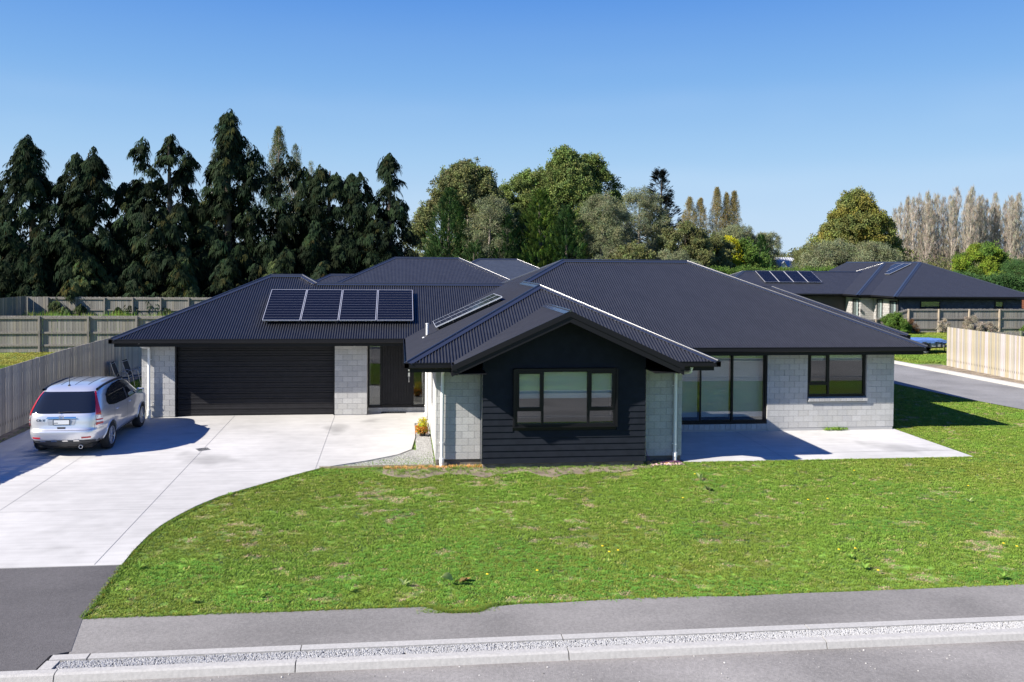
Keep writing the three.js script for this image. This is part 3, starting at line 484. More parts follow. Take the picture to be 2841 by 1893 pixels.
downpipe([[1.03, 2.33, 6.80], [1.03, 2.25, 6.72], [1.02, 2.16, 6.40], [1.01, 2.08, 6.27], [1.01, 1.95, 6.26], [1.005, 1, 6.26], [1.0, -.1, 6.26]], [1.0, -.2, 6.26], [1.77, .42]);
downpipe([[6.98, 2.30, 6.83], [6.98, 2.16, 6.75], [6.92, 2.10, 6.45], [6.80, 2.08, 6.27], [6.78, 2.02, 6.26], [6.78, 1.9, 6.26], [6.78, 1, 6.26], [6.78, 0, 6.26]], [6.78, -.15, 6.26], [1.75, .3]);
downpipe([[.70, 2.3, .9], [.76, 2.16, .9], [.79, 2.05, .9], [.79, 1, .9], [.79, .05, .9]], [.79, -.05, .9], [1.75, .4]);
// outdoor light under the eaves by the entrance, tap on the garage pier
part('eaves_light', [new THREE.SphereGeometry(.05, 14, 10).scale(1, .8, 1).translate(-1.42, 2.18, .12), new THREE.CylinderGeometry(.05, .05, .03, 16).translate(-1.42, 2.21, .12)], M.pvc, house);
part('garden_tap', [tube([V(-7.50, .42, -.02), V(-7.46, .43, .05), V(-7.43, .40, .08), V(-7.43, .36, .08)], .011, 14, 8), rbx(-7.48, .44, .03, -7.42, .455, .06, .004)], M.steel, house);
// hose-like purple cable at the right of the cladding
part('conduit', tube([V(6.0, .65, 6.23), V(6.01, .3, 6.24), V(6.07, .05, 6.27), V(6.14, -.1, 6.36)], .009, 20, 6), mat('purple_cable', [.16, .06, .15], { roughness: .6 }), house);

// ───────────────────────── solar panels ─────────────────────────
function solarPanel(name, label, group, w, h, lines, f = .015) {             // lies in local x (across) and -z (up), y = out of the roof
  const o = thing(name, label, 'solar panel', [0, 0, 0], 0, group);
  const t = .035;
  part('frame', [bx(0, 0, 0, w, t, -f), bx(0, 0, -h + f, w, t, -h), bx(0, 0, -f, f, t, -h + f), bx(w - f, 0, -f, w, t, -h + f)], M.alu, o);
  const g = part('cell_sheet', bx(f, .012, -f, w - f, t - .004, -h + f), M.cell, o);
  if (lines) part('grid_line', lines(w, h, f, t), M.bus, g);
  part('mount', [bx(.12, -.085, -.10, .16, 0, -h + .08), bx(w - .16, -.085, -.10, w - .12, 0, -h + .08), bx(-.015, -.05, -h * .25 - .02, w + .015, -.012, -h * .25 + .02), bx(-.015, -.05, -h * .78 - .02, w + .015, -.012, -h * .78 + .02)], M.black, o);
  return o;
}
{
  const sl = Math.atan(TAN), flat = (w, h, f, t) => { const L = [], n = 12; for (let i = 1; i < n; i++) { const z = -f - (h - 2 * f) * i / n; for (let k = 0; k < 24; k++) { const a = f + .02 + (w - 2 * f - .04) * k / 24; L.push(bx(a, t - .004, z - .004, a + .05, t - .0028, z + .004)); } } return L; };
  const names = ['leftmost of the four solar panels in a row on the garage roof', 'second from left of the four solar panels on the garage roof', 'third from left of the four solar panels on the garage roof', 'rightmost of the four solar panels on the garage roof'];
  const first = solarPanel('solar_panel', names[0], 'solar panels on the garage roof', 1.142, 2.13, flat);
  names.forEach((l, i) => { const o = i ? first.clone() : first; if (i) { o.name = numbered('solar_panel'); scene.add(o); o.userData = { ...first.userData, label: l }; } const z = -.10, y = EY + TAN * (.7 - z) + .115; o.position.set(-4.25 + i * 1.168, y, z); o.rotation.set(sl, 0, 0); });
  const side = (w, h, f, t) => { const L = []; for (let i = 1; i < 12; i++) { const z = -f - (h - 2 * f) * i / 12; L.push(bx(f, t - .004, z - .002, w - f, t - .0028, z + .002)); } L.push(bx(w / 2 - .0015, t - .004, -f, w / 2 + .0015, t - .0024, -h + f)); return L; };
  const a = solarPanel('roof_edge_solar_panel', 'solar panel on the left slope of the front wing, nearer the gable', 'solar panels on the left slope', 1.07, 2.06, side, .012), b = a.clone(); b.name = numbered('roof_edge_solar_panel'); scene.add(b); b.userData = { ...a.userData, label: 'solar panel on the left slope of the front wing, farther from the gable' };
  [a, b].forEach((o, i) => { o.rotation.order = 'YXZ'; o.rotation.set(sl, -Math.PI / 2, 0); o.position.set(.99, EY + TAN * (.99 - .15) + .115, .68 + (i ? 0 : 1.09)); });
}
// door mat, floor drain
{
  const m = thing('door_mat', 'black rubber mat in front of the entrance door', 'mat', [-.6, -.018, -.40]); part('mat_pad', rbx(0, 0, 0, .78, .018, .20, .008), M.black, m);
  for (let i = 0; i < 9; i++) part('mat_rib', rbx(.04 + i * .08, .016, .015, .08 + i * .08, .024, .185, .003, 1), M.rubber, m);
  const g = thing('drain_grate', 'small grey drain grate set in the concrete driveway', 'grate', [-5.04, gy(-5.04, 4.22) + .009, 4.22], .5);
  part('grate_frame', [bx(-.15, 0, -.15, .15, .006, -.12), bx(-.15, 0, .12, .15, .006, .15), bx(-.15, 0, -.12, -.12, .006, .12), bx(.12, 0, -.12, .15, .006, .12)], mat('galvanised', [.30, .30, .30], { metalness: .6, roughness: .5 }), g);
  part('grate_bed', bx(-.12, -.02, -.12, .12, .001, .12), M.black, g);
  for (let i = 0; i < 5; i++) part('grate_bar', bx(-.10 + i * .045, .001, -.12, -.08 + i * .045, .005, .12), mat('galvanised_bar', [.25, .25, .25], { metalness: .6, roughness: .5 }), g);
}

// ───────────────────────── fences ─────────────────────────
function palingGeo(w, h, t) { const g = new RoundedBoxGeometry(w, h, t, 1, .004); g.translate(0, h / 2, 0); g.deleteAttribute('uv'); return uvm(g); }
// fence between two points; front = side (+1 / -1 along the left normal) on which posts and rails stand; top(t) = height of the top over the ground
function fence(name, label, a, b, o) {
  const f = thing(name, label, 'fence', [0, 0, 0], 0), d = V(b[0] - a[0], 0, b[1] - a[1]), L = d.length(), r = rng(o.seed); d.normalize();
  const n = V(d.z, 0, -d.x).multiplyScalar(o.front), turn = Math.atan2(-d.z, d.x), cache = new Map(), step = o.step ?? .145, list = [];
  for (let s = 0, i = 0; s < L; s += step, i++) {
    const x = a[0] + d.x * s, z = a[1] + d.z * s, h = Math.round((o.top(s) + (r() - .5) * .014) * 50) / 50, key = h.toFixed(2), tone = o.tones[Math.floor(r() * (o.tones.length - .001))];
    if (!cache.has(key)) cache.set(key, palingGeo(step - .007, h, .018));
    const p = V(x, gy(x, z) - .01, z).addScaledVector(n, (r() - .5) * .006 - .012), ry = turn + (r() - .5) * .05, rz = (r() - .5) * .008;
    if (o.fine) { const g = cache.get(key).clone(); g.rotateZ(rz); g.rotateY(ry); g.translate(p.x, p.y, p.z); list.push(g); }
    else { const m = new THREE.Mesh(cache.get(key), tone); m.name = 'paling'; m.castShadow = m.receiveShadow = true; m.position.copy(p); m.rotation.set(0, ry, rz); f.add(m); }
  }
  if (o.fine) part('paling_run', list, o.tones[0], f).userData.kind = 'stuff';
  if (o.posts) for (const s of o.posts) { const x = a[0] + d.x * s, z = a[1] + d.z * s, h = o.top(Math.max(0, s)) + (o.postUp ?? -.02); const g = rbx(-.05, -.2, -.05, .05, h, .05, .008, 1); const m = part('post', g, o.postMat ?? M.oldWood, f); m.position.set(x, gy(x, z), z).addScaledVector(n, .075); m.rotation.y = turn; }
  if (o.rails) for (let i = 0; i < o.posts.length - 1; i++) for (const k of o.rails) { const s0 = o.posts[i] + .05, s1 = o.posts[i + 1] - .05, y0 = k < 0 ? o.top(Math.max(0, s0)) + k : k, y1 = k < 0 ? o.top(Math.max(0, s1)) + k : k; const A = V(a[0] + d.x * s0, 0, a[1] + d.z * s0), B = V(a[0] + d.x * s1, 0, a[1] + d.z * s1); A.y = gy(A.x, A.z) + y0; B.y = gy(B.x, B.z) + y1; const len = A.distanceTo(B), g = bx(0, -.05, -.025, len, .05, .025); const m = part('rail', g, M.oldWood, f); m.position.copy(A).addScaledVector(n, .035); m.rotation.set(0, turn, Math.asin((B.y - A.y) / len), 'YXZ'); }
  return f;
}
const posts = (a, b, n, j = 0) => range(a, b, n);
fence('driveway_fence', 'tall grey paling fence beside the silver car and driveway', [-10.89, -17.9], [-10.89, 12.2], { front: -1, tones: palingTones, seed: 3, top: (s) => { const z = -17.9 + s; return z < 6.2 ? 1.84 : Math.max(1.1, 1.84 - (z - 6.2) * .11); }, posts: posts(.1, 30, 12), rails: [.35, .95, -.2] });
fence('back_fence', 'grey paling fence with posts and rails behind the left lawn', [-34, -18.75], [-9.2, -18.75], { front: -1, tones: greyPalingTones, seed: 4, top: () => 1.88, posts: range(0, 24, 10).map((s) => s + 1.2), rails: [.35, 1.0, -.12], postMat: M.oldWood });
fence('far_back_fence', 'farther paling fence in front of the dark conifer row', [-27.0, -37.6], [6, -36.6], { front: -1, tones: greyPalingTones, seed: 5, top: () => 2.05, posts: posts(1.5, 31.5, 15), rails: [.35, 1.1, -.14], fine: false, step: .15 });
fence('side_back_fence', 'shaded blue grey paling fence at the far left edge', [-27.0, -37.5], [-28.2, -19], { front: 1, tones: greyPalingTones, seed: 6, top: () => 2.1, fine: false, step: .15 });
fence('lane_fence', 'pale new timber paling fence standing beside the side lane', [26.09, -11.13], [25.6, 4.5], { front: 1, tones: newPalingTones, seed: 7, top: () => 1.86, posts: posts(.1, 15, 6), rails: [.35, .95, -.15], step: .113 });
fence('yard_fence', 'long weathered fence with pale posts in front of the neighbouring house', [27, -31.5], [52, -31.9], { front: -1, tones: greyPalingTones, seed: 8, top: (s) => 27 + s > 37.15 ? 1.75 : 27 + s > 34.6 ? 1.0 + .75 * (27 + s - 34.6) / 2.55 : .98, posts: [2.3, 4.9, 7.65, 10.2, 12.6, 15.05, 17.5, 19.95, 22.4, 24.8], rails: [.3, -.72, -.09], step: .15, postMat: M.newWood });
fence('low_yard_fence', 'low fence with green posts seen over the pale lane fence', [30.2, -17.0], [40, -16.6], { front: -1, tones: greyPalingTones, seed: 9, top: () => 1.28, posts: [2.25, 4.15, 6.05, 7.95], rails: [.3, -.16], step: .15, postUp: .07, postMat: M.mossWood });

// ───────────────────────── neighbouring houses ─────────────────────────
const nRoof = mat('neighbour_roof_steel', [.027, .030, .041], { roughness: .5, map: tPaint });
const nCap = mat('blue_grey_flashing', [.030, .035, .046], { roughness: .3 });
const nBlock = mat('neighbour_block', [.44, .42, .41], { roughness: .95, map: tBlock });
const nMortar = mat('neighbour_mortar', [.26, .25, .245], { roughness: .95 });
{ // to the right, behind the yard fence
  const h = thing('neighbour_house', 'dark roofed house with pale block walls behind the weathered yard fence at right', 'house');
  const T = .457, rB = 5.73, rA = 5.5, rL = 3.87;
  const r = part('roof', [
    corrugated([[36.9, -32.84], [48.36, -32.84], [42.63, -38.57]], (x, z) => EY + T * (-32.84 - z), 'z', .076, .008, 4),
    corrugated([[36.9, -50], [36.9, -32.84], [42.63, -38.57], [42.63, -50]], (x) => EY + T * (x - 36.9), 'x', .076, .008, 4),
    corrugated([[48.36, -50], [48.36, -32.84], [42.63, -38.57], [42.63, -50]], (x) => EY + T * (48.36 - x), 'x', .076, .008, 4),
    corrugated([[35.8, -47.1], [35.8, -36.1], [41.3, -41.6]], (x) => EY + T * (x - 35.8) + .004, 'x', .076, .008, 4),
    corrugated([[35.8, -36.1], [37.0, -36.1], [42.5, -41.6], [41.3, -41.6]], (x, z) => EY + T * (-36.1 - z) + .004, 'z', .076, .008, 4),
    corrugated([[35.8, -47.1], [42.5, -47.1], [42.5, -41.6], [41.3, -41.6]], (x, z) => EY + T * (z + 47.1), 'z', .076, .008, 4),
    corrugated([[25.1, -38.3], [36.2, -38.3], [40.0, -42.17], [28.97, -42.17]], (x, z) => EY + T * (-38.3 - z), 'z', .076, .008, 4),
    corrugated([[25.1, -46.0], [25.1, -38.3], [28.97, -42.17]], (x) => EY + T * (x - 25.1), 'x', .076, .008, 4),
    corrugated([[25.1, -46.0], [40, -46.0], [40, -42.17], [28.97, -42.17]], (x, z) => EY + T * (z + 46.04), 'z', .076, .008, 4),
  ], nRoof, h);
  for (const [a, b, c] of [[[36.9, -32.84, 0], [42.63, -38.57, rB], nCap], [[48.36, -32.84, 0], [42.63, -38.57, rB], nCap], [[42.63, -38.57, rB], [42.63, -50, rB], nCap], [[35.8, -36.1, 0], [41.3, -41.6, rA], nCap], [[35.8, -47.1, 0], [41.3, -41.6, rA], M.cap], [[25.1, -38.3, 0], [28.97, -42.17, rL], nCap], [[25.1, -46.04, 0], [28.97, -42.17, rL], M.cap], [[28.97, -42.17, rL], [40, -42.17, rL], M.cap]]) part('ridge_cap', capping(V(a[0], EY + T * a[2], a[1]), V(b[0], EY + T * b[2], b[1]), .16), c, r);
  const g = (x0, z0, x1, z1, inw) => part('gutter', gutter(V(x0, EY, z0), V(x1, EY, z1), inw), M.fascia, r);
  g(36.85, -32.78, 48.4, -32.78, V(0, 0, -1)); g(36.85, -36.1, 36.85, -32.78, V(1, 0, 0)); g(35.75, -38.3, 35.75, -36.05, V(1, 0, 0)); g(35.75, -36.05, 36.9, -36.05, V(0, 0, -1)); g(25.1, -38.25, 35.8, -38.25, V(0, 0, -1));
  part('soffit', [bx(37.0, 2.2, -50, 48.3, 2.24, -32.9), bx(35.9, 2.2, -47, 37.0, 2.24, -36.2), bx(25.2, 2.2, -46, 35.9, 2.24, -38.4)], M.fascia, h);
  const bl = (name, list, parent) => part(name, list, nBlock, parent);
  const face = (wl, u0, u1, at, holes, turn) => { // blocks of a far wall
    for (let row = 0; row < 13; row++) for (let x = u0 - (row % 2 ? .15 : 0); x < u1; x += .30) { const s = Math.max(x, u0), e = Math.min(x + .30, u1), m = (s + e) / 2, y = row * .175 - .12; if (e - s < .05 || holes.some(([a, b, c, d]) => m > a - .1 && m < b + .1 && y > c - .1 && y < d)) continue; const o = new THREE.Mesh(blockShape(e - s - .012, .163), nTones[Math.floor(rb() * 3.99)]); o.name = 'concrete_block'; o.position.copy(at(m, y + .0875)); o.rotation.y = turn; o.castShadow = o.receiveShadow = true; wl.add(o); } };
  const nTones = tones(nBlock, [[1], [.93], [1.06], [.98, 1.02, .98]]);
  const leftB = part('wall', [bx(37.55, -.3, -36.8, 37.75, 2.2, -33.5)], nMortar, h); face(leftB, 0, 3.3, (u, y) => V(37.545, y, -33.5 - u), [[.12, 1.0, -.2, 2.05], [2.0, 2.75, -.2, 2.1]], -Math.PI / 2);
  const leftA = part('wall', [bx(36.45, -.3, -39.0, 36.65, 2.2, -36.7)], nMortar, h); face(leftA, 0, 2.3, (u, y) => V(36.445, y, -36.72 - u), [[.25, 1.15, .55, 2.05]], -Math.PI / 2);
  const frontA = part('wall', [bx(36.45, -.3, -36.9, 37.7, 2.2, -36.72)], nMortar, h); face(frontA, 36.45, 37.6, (u, y) => V(u, y, -36.715), [], 0);
  const frontB = part('wall', [bx(37.6, -.3, -33.7, 47.7, 2.2, -33.5)], nMortar, h); face(frontB, 37.6, 47.7, (u, y) => V(u, y, -33.495), [[39.3, 41.0, 1.0, 2.1], [45.4, 46.2, .9, 2.1]], 0); const dk = tones(mat('shade_toned_block', [.085, .095, .115], { roughness: .9, map: tBlock }), [[1], [.9], [1.1]]); frontB.children.forEach((o, i) => { o.material = dk[i % 3]; }); frontB.material = dk[1];  // shade on the front wall put into darker block colours; lit walls stay pale
  part('wall', [bx(47.5, -.3, -49, 47.7, 2.2, -33.7), bx(25.7, -.3, -39.1, 36.6, 2.2, -38.95)], mat('brown_cladding', [.035, .030, .030], { roughness: .7 }), h);
  const win = (x0, x1, y0, y1, z, t, label) => { const w = part('window', [bx(x0, y0, z - .03, x1, y0 + .06, z + .02), bx(x0, y1 - .06, z - .03, x1, y1, z + .02), bx(x0, y0 + .06, z - .03, x0 + .06, y1 - .06, z + .02), bx(x1 - .06, y0 + .06, z - .03, x1, y1 - .06, z + .02)], M.frame, h, label); part('pane', bx(x0 + .06, y0 + .06, z - .012, x1 - .06, y1 - .06, z - .004), M.glass, w); return w; };
  win(39.35, 40.95, 1.05, 2.08, -33.46, 0, 'dark window in the shaded front wall'); win(45.45, 46.15, .95, 2.08, -33.46, 0, 'small window near the right end of the wall');
  const sideWin = (z0, z1, y0, y1, x) => { const w = part('window', [bx(x - .02, y0, z0, x + .03, y0 + .06, z1), bx(x - .02, y1 - .06, z0, x + .03, y1, z1), bx(x - .02, y0 + .06, z0, x + .03, y1 - .06, z0 + .06), bx(x - .02, y0 + .06, z1 - .06, x + .03, y1 - .06, z1)], M.frame, h); part('pane', bx(x + .004, y0 + .06, z0 + .06, x + .012, y1 - .06, z1 - .06), M.glass, w); part('curtain', bx(x + .02, y0 + .06, z1 - .06 - (z1 - z0) * .35, x + .026, y1 - .06, z1 - .06), M.blind, w); };
  sideWin(-34.5, -33.62, -.2, 2.05, 37.51); sideWin(-36.25, -35.5, -.2, 2.1, 37.51); sideWin(-37.87, -36.97, .55, 2.05, 36.41);
  part('window_sill', bx(36.36, .44, -37.95, 36.46, .53, -36.9), nBlock, h);
  part('downpipe', [bar(V(37.5, 2.2, -33.42), V(37.5, -.2, -33.42), .04, 10)], M.fascia, h);
  part('wall_lantern', [new THREE.CylinderGeometry(.05, .07, .22, 8).translate(36.40, 1.15, -36.62), bar(V(36.44, 1.3, -36.8), V(36.40, 1.3, -36.62), .012)], M.black, h);
  // its solar panels
  const sl = Math.atan(T), fl = (w, hh, f, t) => { const L = []; for (let i = 1; i < 10; i++) { const z = -f - (hh - 2 * f) * i / 10; L.push(bx(f, t - .004, z - .002, w - f, t - .0028, z + .002)); } return L; };
  const nm = ['leftmost solar panel on the neighbouring house low roof', 'second from left solar panel on the neighbouring house low roof', 'third from left solar panel on the neighbouring house low roof', 'rightmost solar panel of the row on the neighbouring house low roof'];
  const p0 = solarPanel('neighbour_solar_panel', nm[0], 'solar panels on the neighbouring low roof', 1.21, 2.15, fl);
  nm.forEach((l, i) => { const o = i ? p0.clone() : p0; if (i) { o.name = numbered('neighbour_solar_panel'); scene.add(o); o.userData = { ...p0.userData, label: l }; } o.position.set(29.95 + i * 1.25, EY + T * (-38.3 + 40.0) + .1, -40.0); o.rotation.set(sl, 0, 0); });
  const q0 = solarPanel('upper_solar_panel', 'blue solar panel on the neighbouring house left slope, nearer the camera', 'solar panels on the neighbouring upper slope', 1.05, 2.1, (w, hh, f, t) => [bx(w / 2 - .006, t - .004, -f, w / 2 + .006, t - .0026, -hh + f), ...range(1, 9, 8).map((i) => bx(f, t - .004, -f - hh * i / 10 - .004, w - f, t - .003, -f - hh * i / 10 + .004))]);
  const q1 = q0.clone(); q1.name = numbered('upper_solar_panel'); scene.add(q1); q1.userData = { ...q0.userData, label: 'blue solar panel on the neighbouring house left slope, farther from the camera' };
  [q0, q1].forEach((o, i) => { o.rotation.order = 'YXZ'; o.rotation.set(sl, -Math.PI / 2, 0); o.position.set(40.2, EY + T * 3.3 + .1, -41.1 + i * 1.08); });
  // brick outbuilding edge at the right
  const br = thing('brick_shed', 'orange brick building edge beyond the neighbouring house at right', 'shed'); part('wall', bx(48.6, -.3, -38, 54, 2.5, -36), mat('orange_brick', [.42, .15, .07], { roughness: .9, map: tBlock }), br);
  part('roof', bx(48.4, 2.5, -38.2, 54.2, 2.62, -35.8), nRoof, br); for (let i = 0; i < 15; i++) part('brick_course', bx(48.59, -.25 + i * .18, -36.01, 54, -.09 + i * .18, -35.985), mat('brick_row', [.44, .16, .075], { roughness: .9, map: tBlock }), br);
}
{ // behind the garage and main roof
  const T = .457, mk = (name, label, x0, x1, zf, zb, walls = true, m = nRoof) => {
    const h = thing(name, label, 'house'), hd = (zf - zb) / 2, zr = (zf + zb) / 2, y = (x, z) => EY + T * (zf - z), Y = EY + T * hd;
    const r = part('roof', [corrugated([[x0, zf], [x1, zf], [x1 - hd, zr], [x0 + hd, zr]], y, 'z', .076, .008, 4), corrugated([[x0, zb], [x0, zf], [x0 + hd, zr]], (x) => EY + T * (x - x0), 'x', .076, .008, 4), corrugated([[x1, zb], [x1, zf], [x1 - hd, zr]], (x) => EY + T * (x1 - x), 'x', .076, .008, 4), corrugated([[x0, zb], [x1, zb], [x1 - hd, zr], [x0 + hd, zr]], (x, z) => EY + T * (z - zb), 'z', .076, .008, 4)], m, h);
    for (const [a, b] of [[V(x0, EY, zf), V(x0 + hd, Y, zr)], [V(x1, EY, zf), V(x1 - hd, Y, zr)], [V(x0 + hd, Y, zr), V(x1 - hd, Y, zr)], [V(x0, EY, zb), V(x0 + hd, Y, zr)], [V(x1, EY, zb), V(x1 - hd, Y, zr)]]) part('ridge_cap', capping(a, b, .15), M.cap, r);
    part('gutter', gutter(V(x0 - .05, EY, zf + .05), V(x1 + .05, EY, zf + .05), V(0, 0, -1)), M.fascia, r);
    part('soffit', bx(x0 + .1, 2.2, zb + .1, x1 - .1, 2.24, zf - .1), M.fascia, h);
    const wl = part('wall', bx(x0 + .7, -.3, zb + .7, x1 - .7, 2.2, zf - .7), nBlock, h);
    for (let i = 0; i < 3; i++) { const xw = lerp(x0 + 2, x1 - 3.5, i / 2), w = part('window', [bx(xw, .9, zf - .72, xw + 1.6, 2.05, zf - .66)], M.frame, h); part('pane', bx(xw + .07, .97, zf - .66, xw + 1.53, 1.98, zf - .65), M.glass, w); }
    return h; };
  mk('rear_house', 'black hip roofed house directly behind the garage', -6.0, 9.0, -16.35, -27.65);
  const g = mk('rear_house_garage', 'lower dark hip roof at the left of the house behind the garage', -7.4, 1.5, -17.6, -24.6);
  { const h = scene.getObjectByName('rear_house'), P = [[7.3, 3.9], [5.2, 2.95], [9.4, 2.95]], pos = []; // small dutch gable wing at its right
    part('roof', [corrugated([[4.6, -13.6], [10.6, -13.6], [7.6, -16.6]], (x, z) => EY + T * (-13.6 - z), 'z', .076, .008, 4), corrugated([[4.6, -22], [4.6, -13.6], [7.6, -16.6], [7.6, -22]], (x) => EY + T * (x - 4.6), 'x', .076, .008, 4), corrugated([[10.6, -22], [10.6, -13.6], [7.6, -16.6], [7.6, -22]], (x) => EY + T * (10.6 - x), 'x', .076, .008, 4)], nRoof, h);
    const c = h.children.filter((o) => o.name === 'roof')[1]; for (const [a, b] of [[V(4.6, EY, -13.6), V(7.6, EY + T * 3, -16.6)], [V(10.6, EY, -13.6), V(7.6, EY + T * 3, -16.6)], [V(7.6, EY + T * 3, -16.6), V(7.6, EY + T * 3, -22)]]) part('ridge_cap', capping(a, b, .15), M.cap, c);
    part('wall', bx(5.3, -.3, -20, 9.9, 2.2, -14.3), nBlock, h); }
  mk('farther_house', 'farther grey blue hip roof showing above the rear house ridge', .2, 14.5, -31.2, -42.6, true, mat('blue_grey_roof', [.045, .055, .075], { roughness: .5, map: tPaint }));
  mk('distant_low_house', 'low dark roof behind the main ridge, in front of the bright green trees', 9.5, 22, -29, -36, true);
}
{ // grey barn-like house in the far gap
  const h = thing('distant_house', 'distant pale grey metal roofed house with a small dormer gable', 'house'), m = mat('pale_grey_roof', [.42, .44, .47], { roughness: .55, map: tPaint });
  part('wall', bx(58, -.3, -117, 68, 3.2, -105.6), mat('cream_wall', [.55, .52, .46], {}), h);
  part('roof', [corrugated([[56.6, -104.8], [68.6, -104.8], [66.2, -110], [58.8, -110]], (x, z) => 3.1 + .56 * (-104.8 - z), 'z', .4, .05, 6), corrugated([[56.6, -115.2], [68.6, -115.2], [66.2, -110], [58.8, -110]], (x, z) => 3.1 + .56 * (z + 115.2), 'z', .4, .05, 6)], m, h);
  const dm = [[61.2, 3.6], [62.3, 5.15], [63.4, 3.6]], z = -104.6, pos = [...[dm[0], dm[1], dm[2]].flatMap((p) => [p[0], p[1], z])];
  part('dormer_wall', uvm(geom(pos)), mat('dormer_cream', [.50, .48, .42], {}), h);
  part('dormer_roof', uvm(geom([61.0, 3.45, z + .15, 62.3, 5.3, z + .15, 62.3, 5.3, -109, 61.0, 3.45, z + .15, 62.3, 5.3, -109, 61.0, 3.45, -106, 63.6, 3.45, z + .15, 62.3, 5.3, z + .15, 62.3, 5.3, -109, 63.6, 3.45, z + .15, 62.3, 5.3, -109, 63.6, 3.45, -106])), m, h);
}

// ───────────────────────── trees and plants ─────────────────────────
const leafMat = (name, c, o = {}) => mat(name, c, { phys: true, roughness: .9, transmission: .22, thickness: 0, specularIntensity: .12, ...o });
function cluster(seed, n, size, spread, shape) {          // n leaf faces in a unit ball; shape(r) gives direction and length of each
  const r = rng(seed), pos = [], nor = [];
  for (let i = 0; i < n; i++) {
    const { p, d, s, l, w } = shape(r, i, n); const c = p.clone(), a = d.clone().multiplyScalar(l), b = s.clone().multiplyScalar(w);
    const q0 = c, q1 = c.clone().addScaledVector(a, .45).add(b), q2 = c.clone().add(a), q3 = c.clone().addScaledVector(a, .45).sub(b);
    const N = b.clone().cross(a).normalize(); for (const q of [q0, q1, q2, q0, q2, q3]) { pos.push(q.x, q.y, q.z); nor.push(N.x, N.y, N.z); }
  }
  return geom(pos, null, nor);
}
const rdir = (r) => { const z = r() * 2 - 1, a = r() * 6.2832, k = Math.sqrt(1 - z * z); return V(k * Math.cos(a), z, k * Math.sin(a)); };
const LEAF = {
  broad: cluster(1, 26, 1, 1, (r) => { const p = rdir(r).multiplyScalar(.55 * Math.cbrt(r())), d = rdir(r), s = d.clone().cross(rdir(r)).normalize(); return { p, d, s, l: .26 + r() * .16, w: .07 + r() * .05 }; }),
  fine: cluster(2, 34, 1, 1, (r) => { const p = rdir(r).multiplyScalar(.6 * Math.cbrt(r())), d = rdir(r).add(V(0, -.5, 0)).normalize(), s = d.clone().cross(rdir(r)).normalize(); return { p, d, s, l: .16 + r() * .12, w: .035 + r() * .03 }; }),
  // hanging spray of a weeping cypress: fronds that arch out and droop (grows along +z, hangs down -y)
  droop: cluster(3, 26, 1, 1, (r, i, n) => { const t = r(), a = (r() - .5) * 1.3, p = V(Math.sin(a) * t * .8, .12 - t * t * .75, Math.cos(a) * t * .75), d = V(Math.sin(a) * .5 + (r() - .5) * .4, -.7 - t * .8, .35 * (1 - t) + r() * .2).normalize(), s = d.clone().cross(V(r() - .5, .2, 1)).normalize(); return { p, d, s, l: .28 + r() * .34, w: .035 + r() * .045 }; }),
  // feathery spray of a leyland cypress: fronds out and up along +z
  feather: cluster(4, 24, 1, 1, (r) => { const t = r(), sd = r() < .5 ? -1 : 1, p = V((r() - .5) * .1, t * .25, t * .8), d = V(sd * (.5 + r() * .4), .15 + r() * .35, .8).normalize(), s = d.clone().cross(V(0, 1, .2)).normalize(); return { p, d, s, l: .32 * (1.15 - t) + .12, w: .03 + r() * .03 }; }),
  twig: cluster(5, 16, 1, 1, (r) => { const p = V((r() - .5) * .5, r() * .5 - .3, (r() - .5) * .5), d = V((r() - .5) * .5, 1, (r() - .5) * .5).normalize(), s = d.clone().cross(rdir(r)).normalize(); return { p, d, s, l: .5 + r() * .6, w: .012 + r() * .012 }; }),
};
const LM = {
  cypress: leafMat('cypress_foliage', [.027, .044, .021]), ley: leafMat('leyland_foliage', [.062, .125, .040]), broad: leafMat('broadleaf_foliage', [.145, .190, .056]),
  olive: leafMat('olive_foliage', [.150, .165, .066]), pale: leafMat('pale_foliage', [.195, .215, .118]), yellow: leafMat('yellow_green_foliage', [.30, .30, .018]), twig: leafMat('autumn_twigs', [.325, .285, .22], { transmission: .1 }), gold: leafMat('golden_foliage', [.30, .21, .04]), green: leafMat('bright_foliage', [.10, .17, .034]), spruce: leafMat('spruce_foliage', [.030, .045, .045]), brown: leafMat('rusty_foliage', [.12, .07, .035]),
};
function trunkGeo(h, r, lean, seed, limbs = 6, spread = .3, from = .25) {
  const R = rng(seed), top = V(lean * h, h, (R() - .5) * .04 * h), g = [], seg = (a, b, r0, r1) => g.push(bar(a, b, r0, 8, r1)), mid = V(top.x * .4 + (R() - .5) * .03 * h, h * .5, 0);
  seg(V(0, -.3, 0), mid, r, r * .62); seg(mid, top, r * .62, r * .12);
  for (let i = 0; i < limbs; i++) { const t = from + (.9 - from) * (i + R() * .7) / limbs, a = R() * 6.28, p = t < .5 ? V(0, -.3, 0).lerp(mid, t * 2) : mid.clone().lerp(top, t * 2 - 1), L = spread * h * (1.05 - t), q = p.clone().add(V(Math.cos(a) * L, L * (.35 + R() * .5), Math.sin(a) * L)); seg(p, q, r * .35 * (1.1 - t), r * .06); }
  return uvm(merge(g));
}
// orient local +z outwards (dir), y up as far as possible
const face = (dir, roll = 0) => { const q = new THREE.Quaternion().setFromRotationMatrix(new THREE.Matrix4().lookAt(dir, V(0, 0, 0), V(0, 1, 0))); return roll ? q.multiply(new THREE.Quaternion().setFromAxisAngle(V(0, 0, 1), roll)) : q; };
const tint = (r, k, w = .15) => C(k * (1 + (r() - .5) * w), k * (1 + (r() - .5) * w * .6), k * (1 + (r() - .5) * w));
